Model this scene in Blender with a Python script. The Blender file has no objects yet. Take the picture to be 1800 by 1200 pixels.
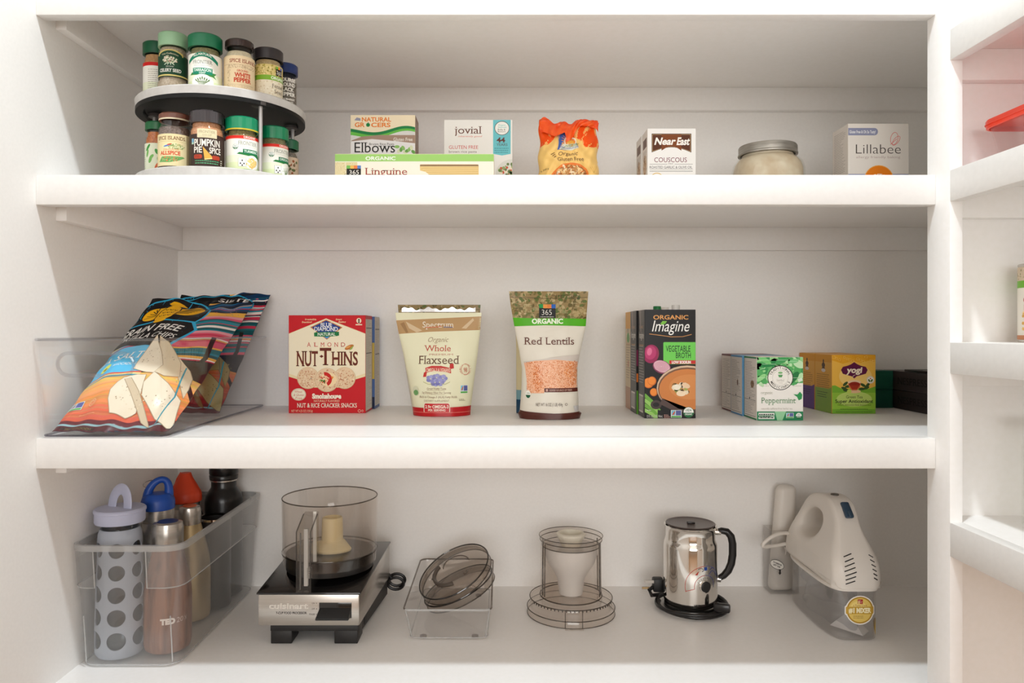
import bpy, bmesh, math, random
from mathutils import Vector, Matrix
PI = math.pi
SC = bpy.context.scene
COL = SC.collection

# ------------------------------------------------------------------ camera, light, exposure
FPX, Y0, ZC = 1311.0, 1.08, 1.445          # focal length in pixels, shelf-front distance, eye height
cam_d = bpy.data.cameras.new('camera')
cam_d.sensor_width = 36.0
cam_d.lens = FPX / 1800 * 36
cam_d.shift_x = 20 / 1800
cam_d.shift_y = -18 / 1800
cam_d.clip_start = 0.02
cam = bpy.data.objects.new('camera', cam_d)
cam.location = (0, 0, ZC)
cam.rotation_euler = (PI / 2, 0, 0)
COL.objects.link(cam)
SC.camera = cam

SC.view_settings.view_transform = 'Standard'
SC.view_settings.look = 'None'
SC.view_settings.gamma = 1.0
SC.view_settings.use_curve_mapping = False
SC.view_settings.exposure = 0.08

wd = bpy.data.worlds.new('world')
SC.world = wd
wd.use_nodes = True
wd.node_tree.nodes['Background'].inputs[0].default_value = (1, 0.97, 0.93, 1)
wd.node_tree.nodes['Background'].inputs[1].default_value = 0.3
SC.cycles.max_bounces = 14
SC.cycles.diffuse_bounces = 10
SC.cycles.glossy_bounces = 6
SC.cycles.transmission_bounces = 8
SC.cycles.transparent_max_bounces = 40
SC.cycles.caustics_refractive = False
SC.cycles.sample_clamp_indirect = 6.0

def area_light(name, loc, aim, size, power, colr, shape='DISK', size_y=None):
    d = bpy.data.lights.new(name, 'AREA')
    d.shape = shape
    d.size = size
    if size_y: d.size_y = size_y
    d.energy = power
    d.color = colr
    o = bpy.data.objects.new(name, d)
    o.location = loc
    o.rotation_euler = (Vector(aim) - Vector(loc)).to_track_quat('-Z', 'Y').to_euler()
    COL.objects.link(o)
    return o
# recessed ceiling downlight in front of the shelves, and an added fill light far behind the camera
area_light('ceiling_downlight', (0.08, 0.48, 3.03), (0.08, 0.48, 0), 0.10, 23.0, (0.86, 0.945, 1.0))
area_light('far_fill_light', (0.2, -4.9, 1.95), (0.2, 1.0, 1.95), 3.2, 114.0, (0.97, 0.975, 0.97), 'RECTANGLE', 1.9)

# ------------------------------------------------------------------ materials
MATS = {}
def lin(c):
    c = c / 255.0
    return c / 12.92 if c <= 0.04045 else ((c + 0.055) / 1.055) ** 2.4
def rgba(c): return (lin(c[0]), lin(c[1]), lin(c[2]), 1)

def new_mat(name):
    m = bpy.data.materials.new(name)
    m.use_nodes = True
    nt = m.node_tree
    return m, nt, nt.nodes['Principled BSDF']

def paint(c, rough=0.5, metal=0.0, spec=0.5, coat=0.0):
    key = ('p', tuple(c), rough, metal, spec, coat)
    if key in MATS: return MATS[key]
    m, nt, b = new_mat('paint_%02x%02x%02x' % tuple(int(v) for v in c))
    b.inputs['Base Color'].default_value = rgba(c)
    b.inputs['Roughness'].default_value = rough
    b.inputs['Metallic'].default_value = metal
    b.inputs['Specular IOR Level'].default_value = spec
    b.inputs['Coat Weight'].default_value = coat
    MATS[key] = m
    return m

def noisy(name, c1, c2, scale=40.0, detail=3.0, rough=0.5, metal=0.0, bump=0.0, stretch=(1, 1, 1), contrast=(0.35, 0.65), spec=0.5):
    """Two-colour procedural noise material with optional bump."""
    if name in MATS: return MATS[name]
    m, nt, b = new_mat(name)
    tc = nt.nodes.new('ShaderNodeTexCoord')
    mp = nt.nodes.new('ShaderNodeMapping')
    mp.inputs['Scale'].default_value = stretch
    nz = nt.nodes.new('ShaderNodeTexNoise')
    nz.inputs['Scale'].default_value = scale
    nz.inputs['Detail'].default_value = detail
    cr = nt.nodes.new('ShaderNodeValToRGB')
    cr.color_ramp.elements[0].position = contrast[0]
    cr.color_ramp.elements[1].position = contrast[1]
    cr.color_ramp.elements[0].color = rgba(c1)
    cr.color_ramp.elements[1].color = rgba(c2)
    L = nt.links.new
    L(tc.outputs['Object'], mp.inputs['Vector'])
    L(mp.outputs['Vector'], nz.inputs['Vector'])
    L(nz.outputs['Fac'], cr.inputs['Fac'])
    L(cr.outputs['Color'], b.inputs['Base Color'])
    b.inputs['Roughness'].default_value = rough
    b.inputs['Metallic'].default_value = metal
    b.inputs['Specular IOR Level'].default_value = spec
    if bump:
        bp = nt.nodes.new('ShaderNodeBump')
        bp.inputs['Strength'].default_value = bump
        bp.inputs['Distance'].default_value = 0.002
        L(nz.outputs['Fac'], bp.inputs['Height'])
        L(bp.outputs['Normal'], b.inputs['Normal'])
    MATS[name] = m
    return m

def clear(name, tint, rough=0.03, ior=1.45, haze=0.0, haze_col=(230, 230, 230), refl=1.0, graze=0.5):
    """Thin clear plastic or glass wall: tinted see-through, fresnel shine, optional milky haze."""
    if name in MATS: return MATS[name]
    m = bpy.data.materials.new(name)
    m.use_nodes = True
    nt = m.node_tree
    nt.nodes.remove(nt.nodes['Principled BSDF'])
    out = nt.nodes['Material Output']
    tr = nt.nodes.new('ShaderNodeBsdfTransparent')
    tr.inputs['Color'].default_value = (tint[0], tint[1], tint[2], 1)
    gl = nt.nodes.new('ShaderNodeBsdfGlossy')
    gl.inputs['Roughness'].default_value = rough
    gl.inputs['Color'].default_value = (refl, refl, refl, 1)
    mx = nt.nodes.new('ShaderNodeMixShader')
    L = nt.links.new
    # Schlick fresnel, the same from both sides of the thin wall
    f0 = ((ior - 1) / (ior + 1)) ** 2
    lw = nt.nodes.new('ShaderNodeLayerWeight')
    lw.inputs['Blend'].default_value = 0.5
    pw = nt.nodes.new('ShaderNodeMath'); pw.operation = 'POWER'; pw.inputs[1].default_value = 5.0
    ma = nt.nodes.new('ShaderNodeMath'); ma.operation = 'MULTIPLY_ADD'
    ma.inputs[1].default_value = (1 - f0) * graze; ma.inputs[2].default_value = f0
    L(lw.outputs['Facing'], pw.inputs[0]); L(pw.outputs[0], ma.inputs[0]); L(ma.outputs[0], mx.inputs['Fac'])
    base = tr
    if haze:
        df = nt.nodes.new('ShaderNodeBsdfDiffuse')
        df.inputs['Color'].default_value = rgba(haze_col)
        hz = nt.nodes.new('ShaderNodeMixShader')
        hz.inputs['Fac'].default_value = haze
        L(tr.outputs[0], hz.inputs[1])
        L(df.outputs[0], hz.inputs[2])
        base = hz
    L(base.outputs[0], mx.inputs[1])
    L(gl.outputs[0], mx.inputs[2])
    L(mx.outputs[0], out.inputs['Surface'])
    MATS[name] = m
    return m

# ------------------------------------------------------------------ mesh builder
class MB:
    """Collects shapes (with materials) and links them as ONE mesh object."""
    def __init__(self):
        self.v, self.f, self.m, self.mats = [], [], [], []
    def mi(self, mat):
        if mat not in self.mats: self.mats.append(mat)
        return self.mats.index(mat)
    def add(self, vs, fs, mat):
        o = len(self.v); k = self.mi(mat)
        self.v.extend(tuple(p) for p in vs)
        for f in fs:
            self.f.append([i + o for i in f]); self.m.append(k)
        return self
    def bm(self, b, mat):
        b.verts.index_update()
        self.add([v.co for v in b.verts], [[v.index for v in f.verts] for f in b.faces], mat)
        b.free()
        return self
    def box(self, x0, x1, y0, y1, z0, z1, mat, bev=0.0, seg=2, mtx=None):
        b = bmesh.new()
        bmesh.ops.create_cube(b, size=1.0)
        bmesh.ops.scale(b, vec=(x1 - x0, y1 - y0, z1 - z0), verts=b.verts)
        bmesh.ops.translate(b, vec=((x0 + x1) / 2, (y0 + y1) / 2, (z0 + z1) / 2), verts=b.verts)
        if bev: bmesh.ops.bevel(b, geom=b.edges[:], offset=bev, segments=seg, affect='EDGES', profile=0.5)
        if mtx is not None: b.transform(mtx)
        return self.bm(b, mat)
    def lathe(self, prof, mat, c=(0, 0, 0), seg=48, closed=False, fx=None):
        """prof: list of (r, z); r==0 makes a pole. fx(angle, r, z) may return a changed radius."""
        vs, rows = [], []
        for r, z in prof:
            if r <= 1e-9:
                rows.append([len(vs)]); vs.append((c[0], c[1], c[2] + z))
            else:
                row = []
                for k in range(seg):
                    a = 2 * PI * k / seg
                    rr = fx(a, r, z) if fx else r
                    row.append(len(vs)); vs.append((c[0] + rr * math.cos(a), c[1] + rr * math.sin(a), c[2] + z))
                rows.append(row)
        fs = []
        pairs = list(zip(rows[:-1], rows[1:]))
        if closed: pairs.append((rows[-1], rows[0]))
        for a, b in pairs:
            if len(a) == 1 and len(b) == 1: continue
            for k in range(seg):
                k2 = (k + 1) % seg
                if len(a) == 1: fs.append([a[0], b[k2], b[k]])
                elif len(b) == 1: fs.append([a[k], a[k2], b[0]])
                else: fs.append([a[k], a[k2], b[k2], b[k]])
        return self.add(vs, fs, mat)
    def tube(self, pts, r, mat, seg=10, closed=False, cap=True, flat=1.0):
        pts = [Vector(p) for p in pts]
        n = len(pts); vs, fs = [], []
        rad = r if isinstance(r, (list, tuple)) else [r] * n
        up = None
        for i, p in enumerate(pts):
            a = pts[(i - 1) % n] if (closed or i) else p
            b = pts[(i + 1) % n] if (closed or i < n - 1) else p
            t = (b - a).normalized()
            if up is None:
                up = Vector((0, 0, 1)) if abs(t.z) < 0.9 else Vector((0, 1, 0))
            s = t.cross(up)
            if s.length < 1e-6: s = t.cross(Vector((1, 0, 0)))
            s.normalize(); up = s.cross(t).normalized()
            for k in range(seg):
                g = 2 * PI * k / seg
                vs.append(p + s * (rad[i] * math.cos(g)) + up * (rad[i] * flat * math.sin(g)))
        for i in range(n if closed else n - 1):
            j = (i + 1) % n
            for k in range(seg):
                k2 = (k + 1) % seg
                fs.append([i * seg + k, i * seg + k2, j * seg + k2, j * seg + k])
        if cap and not closed:
            fs.append(list(range(seg))[::-1]); fs.append([(n - 1) * seg + k for k in range(seg)])
        return self.add(vs, fs, mat)
    def grid(self, fn, nu, nv, mat, wrap=False):
        vs = [fn(i / nu, j / nv) for j in range(nv + 1) for i in range(nu + (0 if wrap else 1))]
        w = nu if wrap else nu + 1
        fs = []
        for j in range(nv):
            for i in range(nu):
                i2 = (i + 1) % w
                fs.append([j * w + i, j * w + i2, (j + 1) * w + i2, (j + 1) * w + i])
        return self.add(vs, fs, mat)
    def prism(self, poly, z0, z1, mat, mtx=None):
        n = len(poly)
        vs = [Vector((p[0], p[1], z0)) for p in poly] + [Vector((p[0], p[1], z1)) for p in poly]
        if mtx is not None: vs = [mtx @ v for v in vs]
        fs = [list(range(n))[::-1], [n + i for i in range(n)]]
        fs += [[i, (i + 1) % n, n + (i + 1) % n, n + i] for i in range(n)]
        return self.add(vs, fs, mat)
    def build(self, name, parent=None, loc=None, rot=None, smooth=38, wn=False):
        me = bpy.data.meshes.new(name)
        me.from_pydata(self.v, [], self.f)
        for m in self.mats: me.materials.append(m)
        me.polygons.foreach_set('material_index', self.m)
        if smooth:
            me.polygons.foreach_set('use_smooth', [True] * len(self.f))
            me.set_sharp_from_angle(angle=math.radians(smooth))
        me.update()
        o = bpy.data.objects.new(name, me)
        COL.objects.link(o)
        if parent: o.parent = parent
        if loc is not None: o.location = loc
        if rot is not None: o.rotation_euler = rot
        return o

def tag(o, label, cat, group=None):
    o['label'] = label; o['category'] = cat
    if group: o['group'] = group
    return o
def thing(name, label, cat, loc=(0, 0, 0), rz=0.0, group=None, rot=None):
    o = bpy.data.objects.new(name, None)
    o.empty_display_size = 0.02
    o.location = loc
    o.rotation_euler = rot if rot else (0, 0, rz)
    COL.objects.link(o)
    return tag(o, label, cat, group)
def struct(o):
    o['kind'] = 'structure'
    return o
def copy_thing(root, loc, rz, label):
    r = root.copy(); COL.objects.link(r); r.location = loc; r.rotation_euler = (0, 0, rz); r['label'] = label
    for ch in list(root.children):
        c = ch.copy(); COL.objects.link(c); c.parent = r
        for g in list(ch.children):
            d = g.copy(); COL.objects.link(d); d.parent = c
    return r

# ------------------------------------------------------------------ printed artwork on surfaces (units: millimetres)
_TX = {}
def glyphs(s, bold, serif):
    """Triangulated outline of a string, cap height 1, left at 0, baseline at 0."""
    key = (s, bold, serif)
    if key in _TX: return _TX[key]
    cu = bpy.data.curves.new('t', 'FONT')
    cu.body = s
    cu.size = 1.0
    cu.offset = bold
    cu.resolution_u = 3
    cu.fill_mode = 'BOTH'
    ob = bpy.data.objects.new('t', cu)
    COL.objects.link(ob)
    dg = bpy.context.evaluated_depsgraph_get()
    me = bpy.data.meshes.new_from_object(ob.evaluated_get(dg))
    vs = [(v.co.x, v.co.y) for v in me.vertices]
    fs = [list(p.vertices) for p in me.polygons]
    bpy.data.objects.remove(ob); bpy.data.curves.remove(cu); bpy.data.meshes.remove(me)
    if serif and vs:
        cnt = {}
        for f in fs:
            for i in range(len(f)):
                e = (f[i], f[(i + 1) % len(f)])
                k = tuple(sorted(e)); cnt.setdefault(k, []).append(f)
        for (a, b), ff in cnt.items():
            if len(ff) != 1: continue
            (x0, y0), (x1, y1) = vs[a], vs[b]
            L = abs(x1 - x0)
            if abs(y1 - y0) > 0.004 or L < 0.05 or L > 0.19: continue
            cy = sum(vs[i][1] for i in ff[0]) / len(ff[0])
            t = 0.042 if cy > y0 else -0.042
            e = 0.075
            xa, xb = min(x0, x1) - e, max(x0, x1) + e
            o = len(vs)
            vs += [(xa, y0), (xb, y0), (xb, y0 + t), (xa, y0 + t)]
            fs.append([o, o + 1, o + 2, o + 3] if t > 0 else [o + 3, o + 2, o + 1, o])
    _TX[key] = (vs, fs)
    return _TX[key]
_cap = None
def cap_height():
    global _cap
    if _cap is None:
        vs, _ = glyphs('H', 0.0, False)
        _cap = max(v[1] for v in vs) - min(v[1] for v in vs)
    return _cap

class Art:
    """Flat print: shapes in (u right, v up) millimetres, later laid on a surface by a map function."""
    def __init__(self, seed=1, gloss=0.45):
        self.b = bmesh.new(); self.mats = []; self.h = 0.10; self.R = random.Random(seed); self.gloss = gloss; self.step = 0.012
    def mi(self, c):
        m = paint(c, self.gloss, 0.0, 0.22) if isinstance(c, (tuple, list)) else c
        if m not in self.mats: self.mats.append(m)
        return self.mats.index(m)
    def _put(self, vs, fs, c, keep=False):
        k = self.mi(c)
        if not keep: self.h += self.step
        bv = [self.b.verts.new((p[0], p[1], self.h)) for p in vs]
        for f in fs:
            if len(set(f)) < 3: continue
            try: fa = self.b.faces.new([bv[i] for i in f])
            except ValueError: continue
            fa.material_index = k
        return self
    def poly(self, pts, c, keep=False): return self._put(pts, [list(range(len(pts)))], c, keep)
    def rect(self, u0, v0, u1, v1, c, keep=False):
        return self.poly([(u0, v0), (u1, v0), (u1, v1), (u0, v1)], c, keep)
    def rrect(self, u0, v0, u1, v1, r, c):
        pts = []
        for cx, cy, a0 in ((u1 - r, v0 + r, -90), (u1 - r, v1 - r, 0), (u0 + r, v1 - r, 90), (u0 + r, v0 + r, 180)):
            for k in range(5):
                a = math.radians(a0 + 22.5 * k)
                pts.append((cx + r * math.cos(a), cy + r * math.sin(a)))
        return self.poly(pts, c)
    def ell(self, cu, cv, ru, rv, c, n=28, a0=0, a1=360, rot=0.0, keep=False):
        pts = []
        full = abs(a1 - a0) >= 360
        cs, sn = math.cos(math.radians(rot)), math.sin(math.radians(rot))
        for k in range(n + (0 if full else 1)):
            a = math.radians(a0 + (a1 - a0) * k / n)
            x, y = ru * math.cos(a), rv * math.sin(a)
            pts.append((cu + x * cs - y * sn, cv + x * sn + y * cs))
        return self.poly(pts, c, keep)
    def line(self, pts, w, c, closed=False, keep=False):
        pts = [Vector((p[0], p[1])) for p in pts]
        n = len(pts); vs = []
        for i, p in enumerate(pts):
            a = pts[(i - 1) % n] if (closed or i) else p
            b = pts[(i + 1) % n] if (closed or i < n - 1) else p
            t = (b - a)
            if t.length < 1e-9: t = Vector((1, 0))
            t.normalize(); q = Vector((-t.y, t.x)) * (w / 2)
            vs += [tuple(p - q), tuple(p + q)]
        fs = [[2 * i, 2 * ((i + 1) % n), 2 * ((i + 1) % n) + 1, 2 * i + 1] for i in range(n if closed else n - 1)]
        return self._put(vs, fs, c, keep)
    def ring(self, cu, cv, ru, rv, w, c, n=32, a0=0, a1=360):
        full = abs(a1 - a0) >= 360
        pts = [(cu + ru * math.cos(math.radians(a0 + (a1 - a0) * k / n)), cv + rv * math.sin(math.radians(a0 + (a1 - a0) * k / n))) for k in range(n + (0 if full else 1))]
        return self.line(pts, w, c, closed=full)
    def text(self, s, u, v, h, c, al='c', bold=0.0, serif=False, sx=1.0, ital=0.0, w=None, arc=None, rot=0.0, wave=None):
        vs, fs = glyphs(s, bold, serif)
        if not vs: return self
        k = h / cap_height()
        x0 = min(p[0] for p in vs); x1 = max(p[0] for p in vs)
        kx = k * sx
        if w: kx = w / (x1 - x0)
        off = {'c': (x0 + x1) / 2, 'l': x0, 'r': x1}[al]
        out = []
        cs, sn = math.cos(math.radians(rot)), math.sin(math.radians(rot))
        for x, y in vs:
            a = (x - off) * kx + y * k * ital; b = y * k
            if arc:
                g = a / arc
                a, b = (arc + b) * math.sin(g), (arc + b) * math.cos(g) - arc
            if wave: b += wave(a)
            out.append((u + a * cs - b * sn, v + a * sn + b * cs))
        return self._put(out, fs, c)
    def ringtext(self, s, cu, cv, r, h, c, start, span, bold=0.0, serif=False, inward=False):
        n = len(s)
        for i, ch in enumerate(s):
            if ch == ' ': continue
            g = math.radians(start + span * i / max(1, n - 1))
            x, y = cu + r * math.cos(g), cv + r * math.sin(g)
            self.text(ch, x, y - 0, h, c, bold=bold, serif=serif, rot=math.degrees(g) + (90 if inward else -90))
        return self
    def greek(self, u0, v0, u1, v1, c, lh=2.2, th=0.8, ragged=0.35, vert=False):
        """Lines of copy too small to read in the photo: broken thin bars."""
        v = v1 - lh * 0.5
        first = True
        while v > v0:
            u = u0
            end = u1 - (u1 - u0) * self.R.random() * ragged
            while u < end:
                wl = self.R.uniform(1.2, 4.2)
                e = min(u + wl, end)
                self.rect(u, v - th / 2, e, v + th / 2, c, keep=not first); first = False
                u = e + 0.7
            v -= lh
        return self
    def specks(self, n, inside, cols, r0, r1, stretch=1.0):
        """Scatter of small blobs (grains, crumbs): inside() gives a random point."""
        per = {}
        for i in range(n):
            per.setdefault(self.R.randrange(len(cols)), []).append(inside())
        for ci, pts in per.items():
            self.h += 0.012
            for (u, v) in pts:
                r = self.R.uniform(r0, r1)
                self.ell(u, v, r * stretch, r, cols[ci], n=6, rot=self.R.uniform(0, 180), keep=True)
        return self
    def in_ell(self, cu, cv, ru, rv):
        def f():
            a = self.R.uniform(0, 2 * PI); q = math.sqrt(self.R.random())
            return (cu + ru * q * math.cos(a), cv + rv * q * math.sin(a))
        return f
    def in_rect(self, u0, v0, u1, v1):
        return lambda: (self.R.uniform(u0, u1), self.R.uniform(v0, v1))
    def lay(self, mb, fn, clip=None, du=None, dv=None):
        """fn(u, v, h) in millimetres -> point in metres; clip keeps a rectangle; du/dv = cut step for curved surfaces."""
        b = self.b
        bmesh.ops.triangulate(b, faces=[f for f in b.faces if len(f.verts) > 4])
        def cut(co, no, **kw):
            bmesh.ops.bisect_plane(b, geom=b.verts[:] + b.edges[:] + b.faces[:], plane_co=co, plane_no=no, **kw)
        if clip:
            cut((clip[0], 0, 0), (-1, 0, 0), clear_outer=True); cut((clip[2], 0, 0), (1, 0, 0), clear_outer=True)
            cut((0, clip[1], 0), (0, -1, 0), clear_outer=True); cut((0, clip[3], 0), (0, 1, 0), clear_outer=True)
        if b.verts:
            us = [v.co.x for v in b.verts]; vs = [v.co.y for v in b.verts]
            if du:
                k = math.ceil(min(us) / du)
                while k * du < max(us): cut((k * du, 0, 0), (1, 0, 0)); k += 1
            if dv:
                k = math.ceil(min(vs) / dv)
                while k * dv < max(vs): cut((0, k * dv, 0), (0, 1, 0)); k += 1
        b.verts.index_update()
        pos = [fn(v.co.x, v.co.y, v.co.z) for v in b.verts]
        o = len(mb.v)
        mb.v.extend(tuple(p) for p in pos)
        ks = [mb.mi(m) for m in self.mats]
        for f in b.faces:
            mb.f.append([v.index + o for v in f.verts]); mb.m.append(ks[f.material_index])
        b.free()
        return mb

def px_x(px, y): return (px - 880) * y / FPX
def px_z(py, y): return ZC - (py - 582) * y / FPX
# heights of shelf tops
Z2, Z3, Z4 = ZC + 0.2265, ZC - 0.1549, ZC - 0.5314
XL, YB = -0.673, 1.555
# ------------------------------------------------------------------ room shell
M_WALL = noisy('white_wall_paint', (245, 243, 240), (248, 246, 243), scale=220, rough=0.6, bump=0.02, spec=0.3)
M_TRIM = noisy('white_trim_paint', (247, 245, 242), (249, 247, 245), scale=120, rough=0.38, bump=0.02, spec=0.4)
M_CEIL = paint((205, 200, 194), 0.8)
M_WOOD = noisy('oak_floor', (150, 116, 84), (178, 142, 108), scale=6, detail=6, rough=0.4, stretch=(9, 1, 1))
M_DOOR = paint((205, 200, 192), 0.45)
XR, YF, ZT = 1.10, -1.0, 3.05
struct(MB().box(XL - 0.1, XL, YF - 0.1, YB + 0.1, 0, ZT, M_WALL).build('wall_left'))
struct(MB().box(XL, XR, YB, YB + 0.1, 0, ZT, M_WALL).build('wall_back'))
struct(MB().box(XR, XR + 0.1, YF - 0.1, YB + 0.1, 0, ZT, M_WALL).build('wall_right'))
# wide opening behind the camera into the next room, built so the added fill light can stand far back
M_ROOM = paint((214, 206, 196), 0.7)
mb = MB(); mb.box(XL, XL + 0.08, YF - 0.1, YF, 0, ZT, M_WALL); mb.box(XR - 0.08, XR, YF - 0.1, YF, 0, ZT, M_WALL); mb.box(XL + 0.08, XR - 0.08, YF - 0.1, YF, 2.45, ZT, M_WALL)
struct(mb.build('wall_front'))
YR = -5.0
struct(MB().box(-2.6, 3.0, YR - 0.1, YR, 0, ZT, M_ROOM).build('wall_far'))
struct(MB().box(-2.7, -2.6, YR, YF - 0.1, 0, ZT, M_ROOM).build('wall_room_left'))
struct(MB().box(3.0, 3.1, YR, YF - 0.1, 0, ZT, M_ROOM).build('wall_room_right'))
mb = MB(); mb.box(-2.7, XL, YF - 0.1, YF, 0, ZT, M_ROOM); mb.box(XR, 3.1, YF - 0.1, YF, 0, ZT, M_ROOM); struct(mb.build('wall_room_front'))
struct(MB().box(-2.7, 3.1, -5.1, YB + 0.1, -0.05, 0, M_WOOD).build('floor'))
struct(MB().box(-2.7, 3.1, -5.1, YB + 0.1, ZT, ZT + 0.05, M_CEIL).build('ceiling'))
# corner stile and the end panel of the right-hand unit
XS, TS = 0.630, 0.0178
struct(MB().box(XS, XS + TS, 1.0457, 1.1016, 0, 2.95, M_TRIM, bev=0.0008).build('trim_1'))
struct(MB().box(XS + TS, XR, 1.085, 1.1016, 0, 2.95, M_TRIM).build('wall_partition'))

# ------------------------------------------------------------------ back unit shelves
LIPT = 0.022
M_LIP = noisy('dimmed_lip_white', (236, 234, 231), (239, 237, 234), scale=120, rough=0.4, bump=0.02, spec=0.4)  # trim white greyed on the lips alone, to hold down their strong light
def back_shelf(label, ztop, lip_h, left_end=True, board=0.0125, lip_top=None):
    t = thing('pantry_shelf', label, 'shelf', (0, Y0, ztop))
    f = lambda z: z - ztop
    lt = ztop if lip_top is None else lip_top
    MB().box(XL, XR, LIPT, YB - Y0, -board, 0, M_TRIM).build('board', t)
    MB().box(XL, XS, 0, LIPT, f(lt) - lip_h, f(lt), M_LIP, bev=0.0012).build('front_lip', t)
    MB().box(XL + 0.0, XL + 0.0165, 0.048, YB - Y0, -board - 0.047, -board, M_TRIM, bev=0.001).build('side_cleat', t)
    MB().box(XL + 0.0165, XR, YB - Y0 - 0.0165, YB - Y0, -board - 0.047, -board, M_TRIM, bev=0.001).build('back_cleat', t)
    return t
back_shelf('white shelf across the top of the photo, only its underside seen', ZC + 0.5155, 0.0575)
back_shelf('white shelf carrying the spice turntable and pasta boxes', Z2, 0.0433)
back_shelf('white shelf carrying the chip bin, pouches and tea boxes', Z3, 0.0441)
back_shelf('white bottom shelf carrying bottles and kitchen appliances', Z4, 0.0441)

# ------------------------------------------------------------------ right unit shelves
def side_shelf(label, ztop, lip_h, board=0.018):
    t = thing('side_shelf', label, 'shelf', (XS, 1.0457, ztop))
    ya, yb = -1.35, 0.0393
    MB().box(TS, XR - XS, ya, yb, -board, 0, M_TRIM).build('board', t)
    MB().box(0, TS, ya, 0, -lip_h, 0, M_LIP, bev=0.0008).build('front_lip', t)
    MB().box(TS, XR - XS, yb - 0.016, yb, -board - 0.045, -board, M_TRIM, bev=0.001).build('end_cleat', t)
    return t
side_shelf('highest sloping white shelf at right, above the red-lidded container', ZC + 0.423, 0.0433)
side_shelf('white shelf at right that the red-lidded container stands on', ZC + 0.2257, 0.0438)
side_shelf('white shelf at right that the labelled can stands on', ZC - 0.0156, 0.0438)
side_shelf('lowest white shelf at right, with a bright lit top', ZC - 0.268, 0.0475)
# ------------------------------------------------------------------ print helpers read off in picture units
def setc(A, x0, y0, s, H, sv=None):
    A.cv = (x0, y0, s, H, sv or s); return A
def P(A, x, y):
    x0, y0, s, H, sv = A.cv
    return ((x - x0) * s, H - (y - y0) * sv)
def T(A, s, xa, xb, yt, yb, c, **k):
    """Text whose capitals fill xa..xb across and yt..yb down."""
    u0, v0 = P(A, xa, yb); u1, v1 = P(A, xb, yt)
    return A.text(s, (u0 + u1) / 2, v0, v1 - v0, c, w=u1 - u0, **k)
def R_(A, xa, ya, xb, yb, c, **k):
    u0, v0 = P(A, xa, yb); u1, v1 = P(A, xb, ya)
    return A.rect(u0, v0, u1, v1, c, **k)
def RR(A, xa, ya, xb, yb, r, c):
    u0, v0 = P(A, xa, yb); u1, v1 = P(A, xb, ya)
    return A.rrect(u0, v0, u1, v1, r * A.cv[2], c)
def PL(A, pts, c): return A.poly([P(A, *p) for p in pts], c)
def E_(A, x, y, rx, ry, c, **k):
    u, v = P(A, x, y); return A.ell(u, v, rx * A.cv[2], ry * A.cv[4], c, **k)
def RG(A, x, y, rx, ry, w, c, **k):
    u, v = P(A, x, y); return A.ring(u, v, rx * A.cv[2], ry * A.cv[4], w * A.cv[2], c, **k)
def LN(A, pts, w, c, **k): return A.line([P(A, *p) for p in pts], w * A.cv[2], c, **k)
def GK(A, xa, ya, xb, yb, c, lh, th, **k):
    u0, v0 = P(A, xa, yb); u1, v1 = P(A, xb, ya)
    return A.greek(u0, v0, u1, v1, c, lh * A.cv[4], th * A.cv[4], **k)
def SPE(A, x, y, rx, ry, n, cols, r0, r1, **k):
    u, v = P(A, x, y)
    return A.specks(n, A.in_ell(u, v, rx * A.cv[2], ry * A.cv[4]), cols, r0 * A.cv[2], r1 * A.cv[2], **k)
def SPR(A, xa, ya, xb, yb, n, cols, r0, r1, **k):
    u0, v0 = P(A, xa, yb); u1, v1 = P(A, xb, ya)
    return A.specks(n, A.in_rect(u0, v0, u1, v1), cols, r0 * A.cv[2], r1 * A.cv[2], **k)
def seal(A, u, v, r, top=(250, 250, 246), low=(30, 112, 66), rim=(60, 110, 70)):
    """Round organic seal: white upper half, green lower half."""
    A.ell(u, v, r, r, rim)
    A.ell(u, v, r * 0.92, r * 0.92, top)
    A.ell(u, v, r * 0.92, r * 0.92, low, a0=185, a1=355)
    A.text('USDA', u, v + r * 0.18, r * 0.42, (40, 110, 80), bold=0.02, w=r * 1.15)
    A.text('ORGANIC', u, v - r * 0.52, r * 0.3, (245, 245, 240), bold=0.02, w=r * 1.35)
def verified(A, u0, v0, w, h):
    """Small certification badge: blue and grey-blue panels over green."""
    A.rect(u0, v0, u0 + w, v0 + h, (236, 240, 236))
    A.rect(u0 + w * 0.46, v0 + h * 0.3, u0 + w * 0.96, v0 + h * 0.95, (90, 98, 160))
    A.rect(u0 + w * 0.06, v0 + h * 0.32, u0 + w * 0.42, v0 + h * 0.95, (120, 190, 215))
    A.poly([(u0 + w * 0.1, v0 + h * 0.35), (u0 + w * 0.26, v0 + h * 0.75), (u0 + w * 0.42, v0 + h * 0.9), (u0 + w * 0.3, v0 + h * 0.4)], (214, 90, 50))
    A.rect(u0 + w * 0.04, v0 + h * 0.03, u0 + w * 0.96, v0 + h * 0.24, (90, 170, 80))

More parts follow.
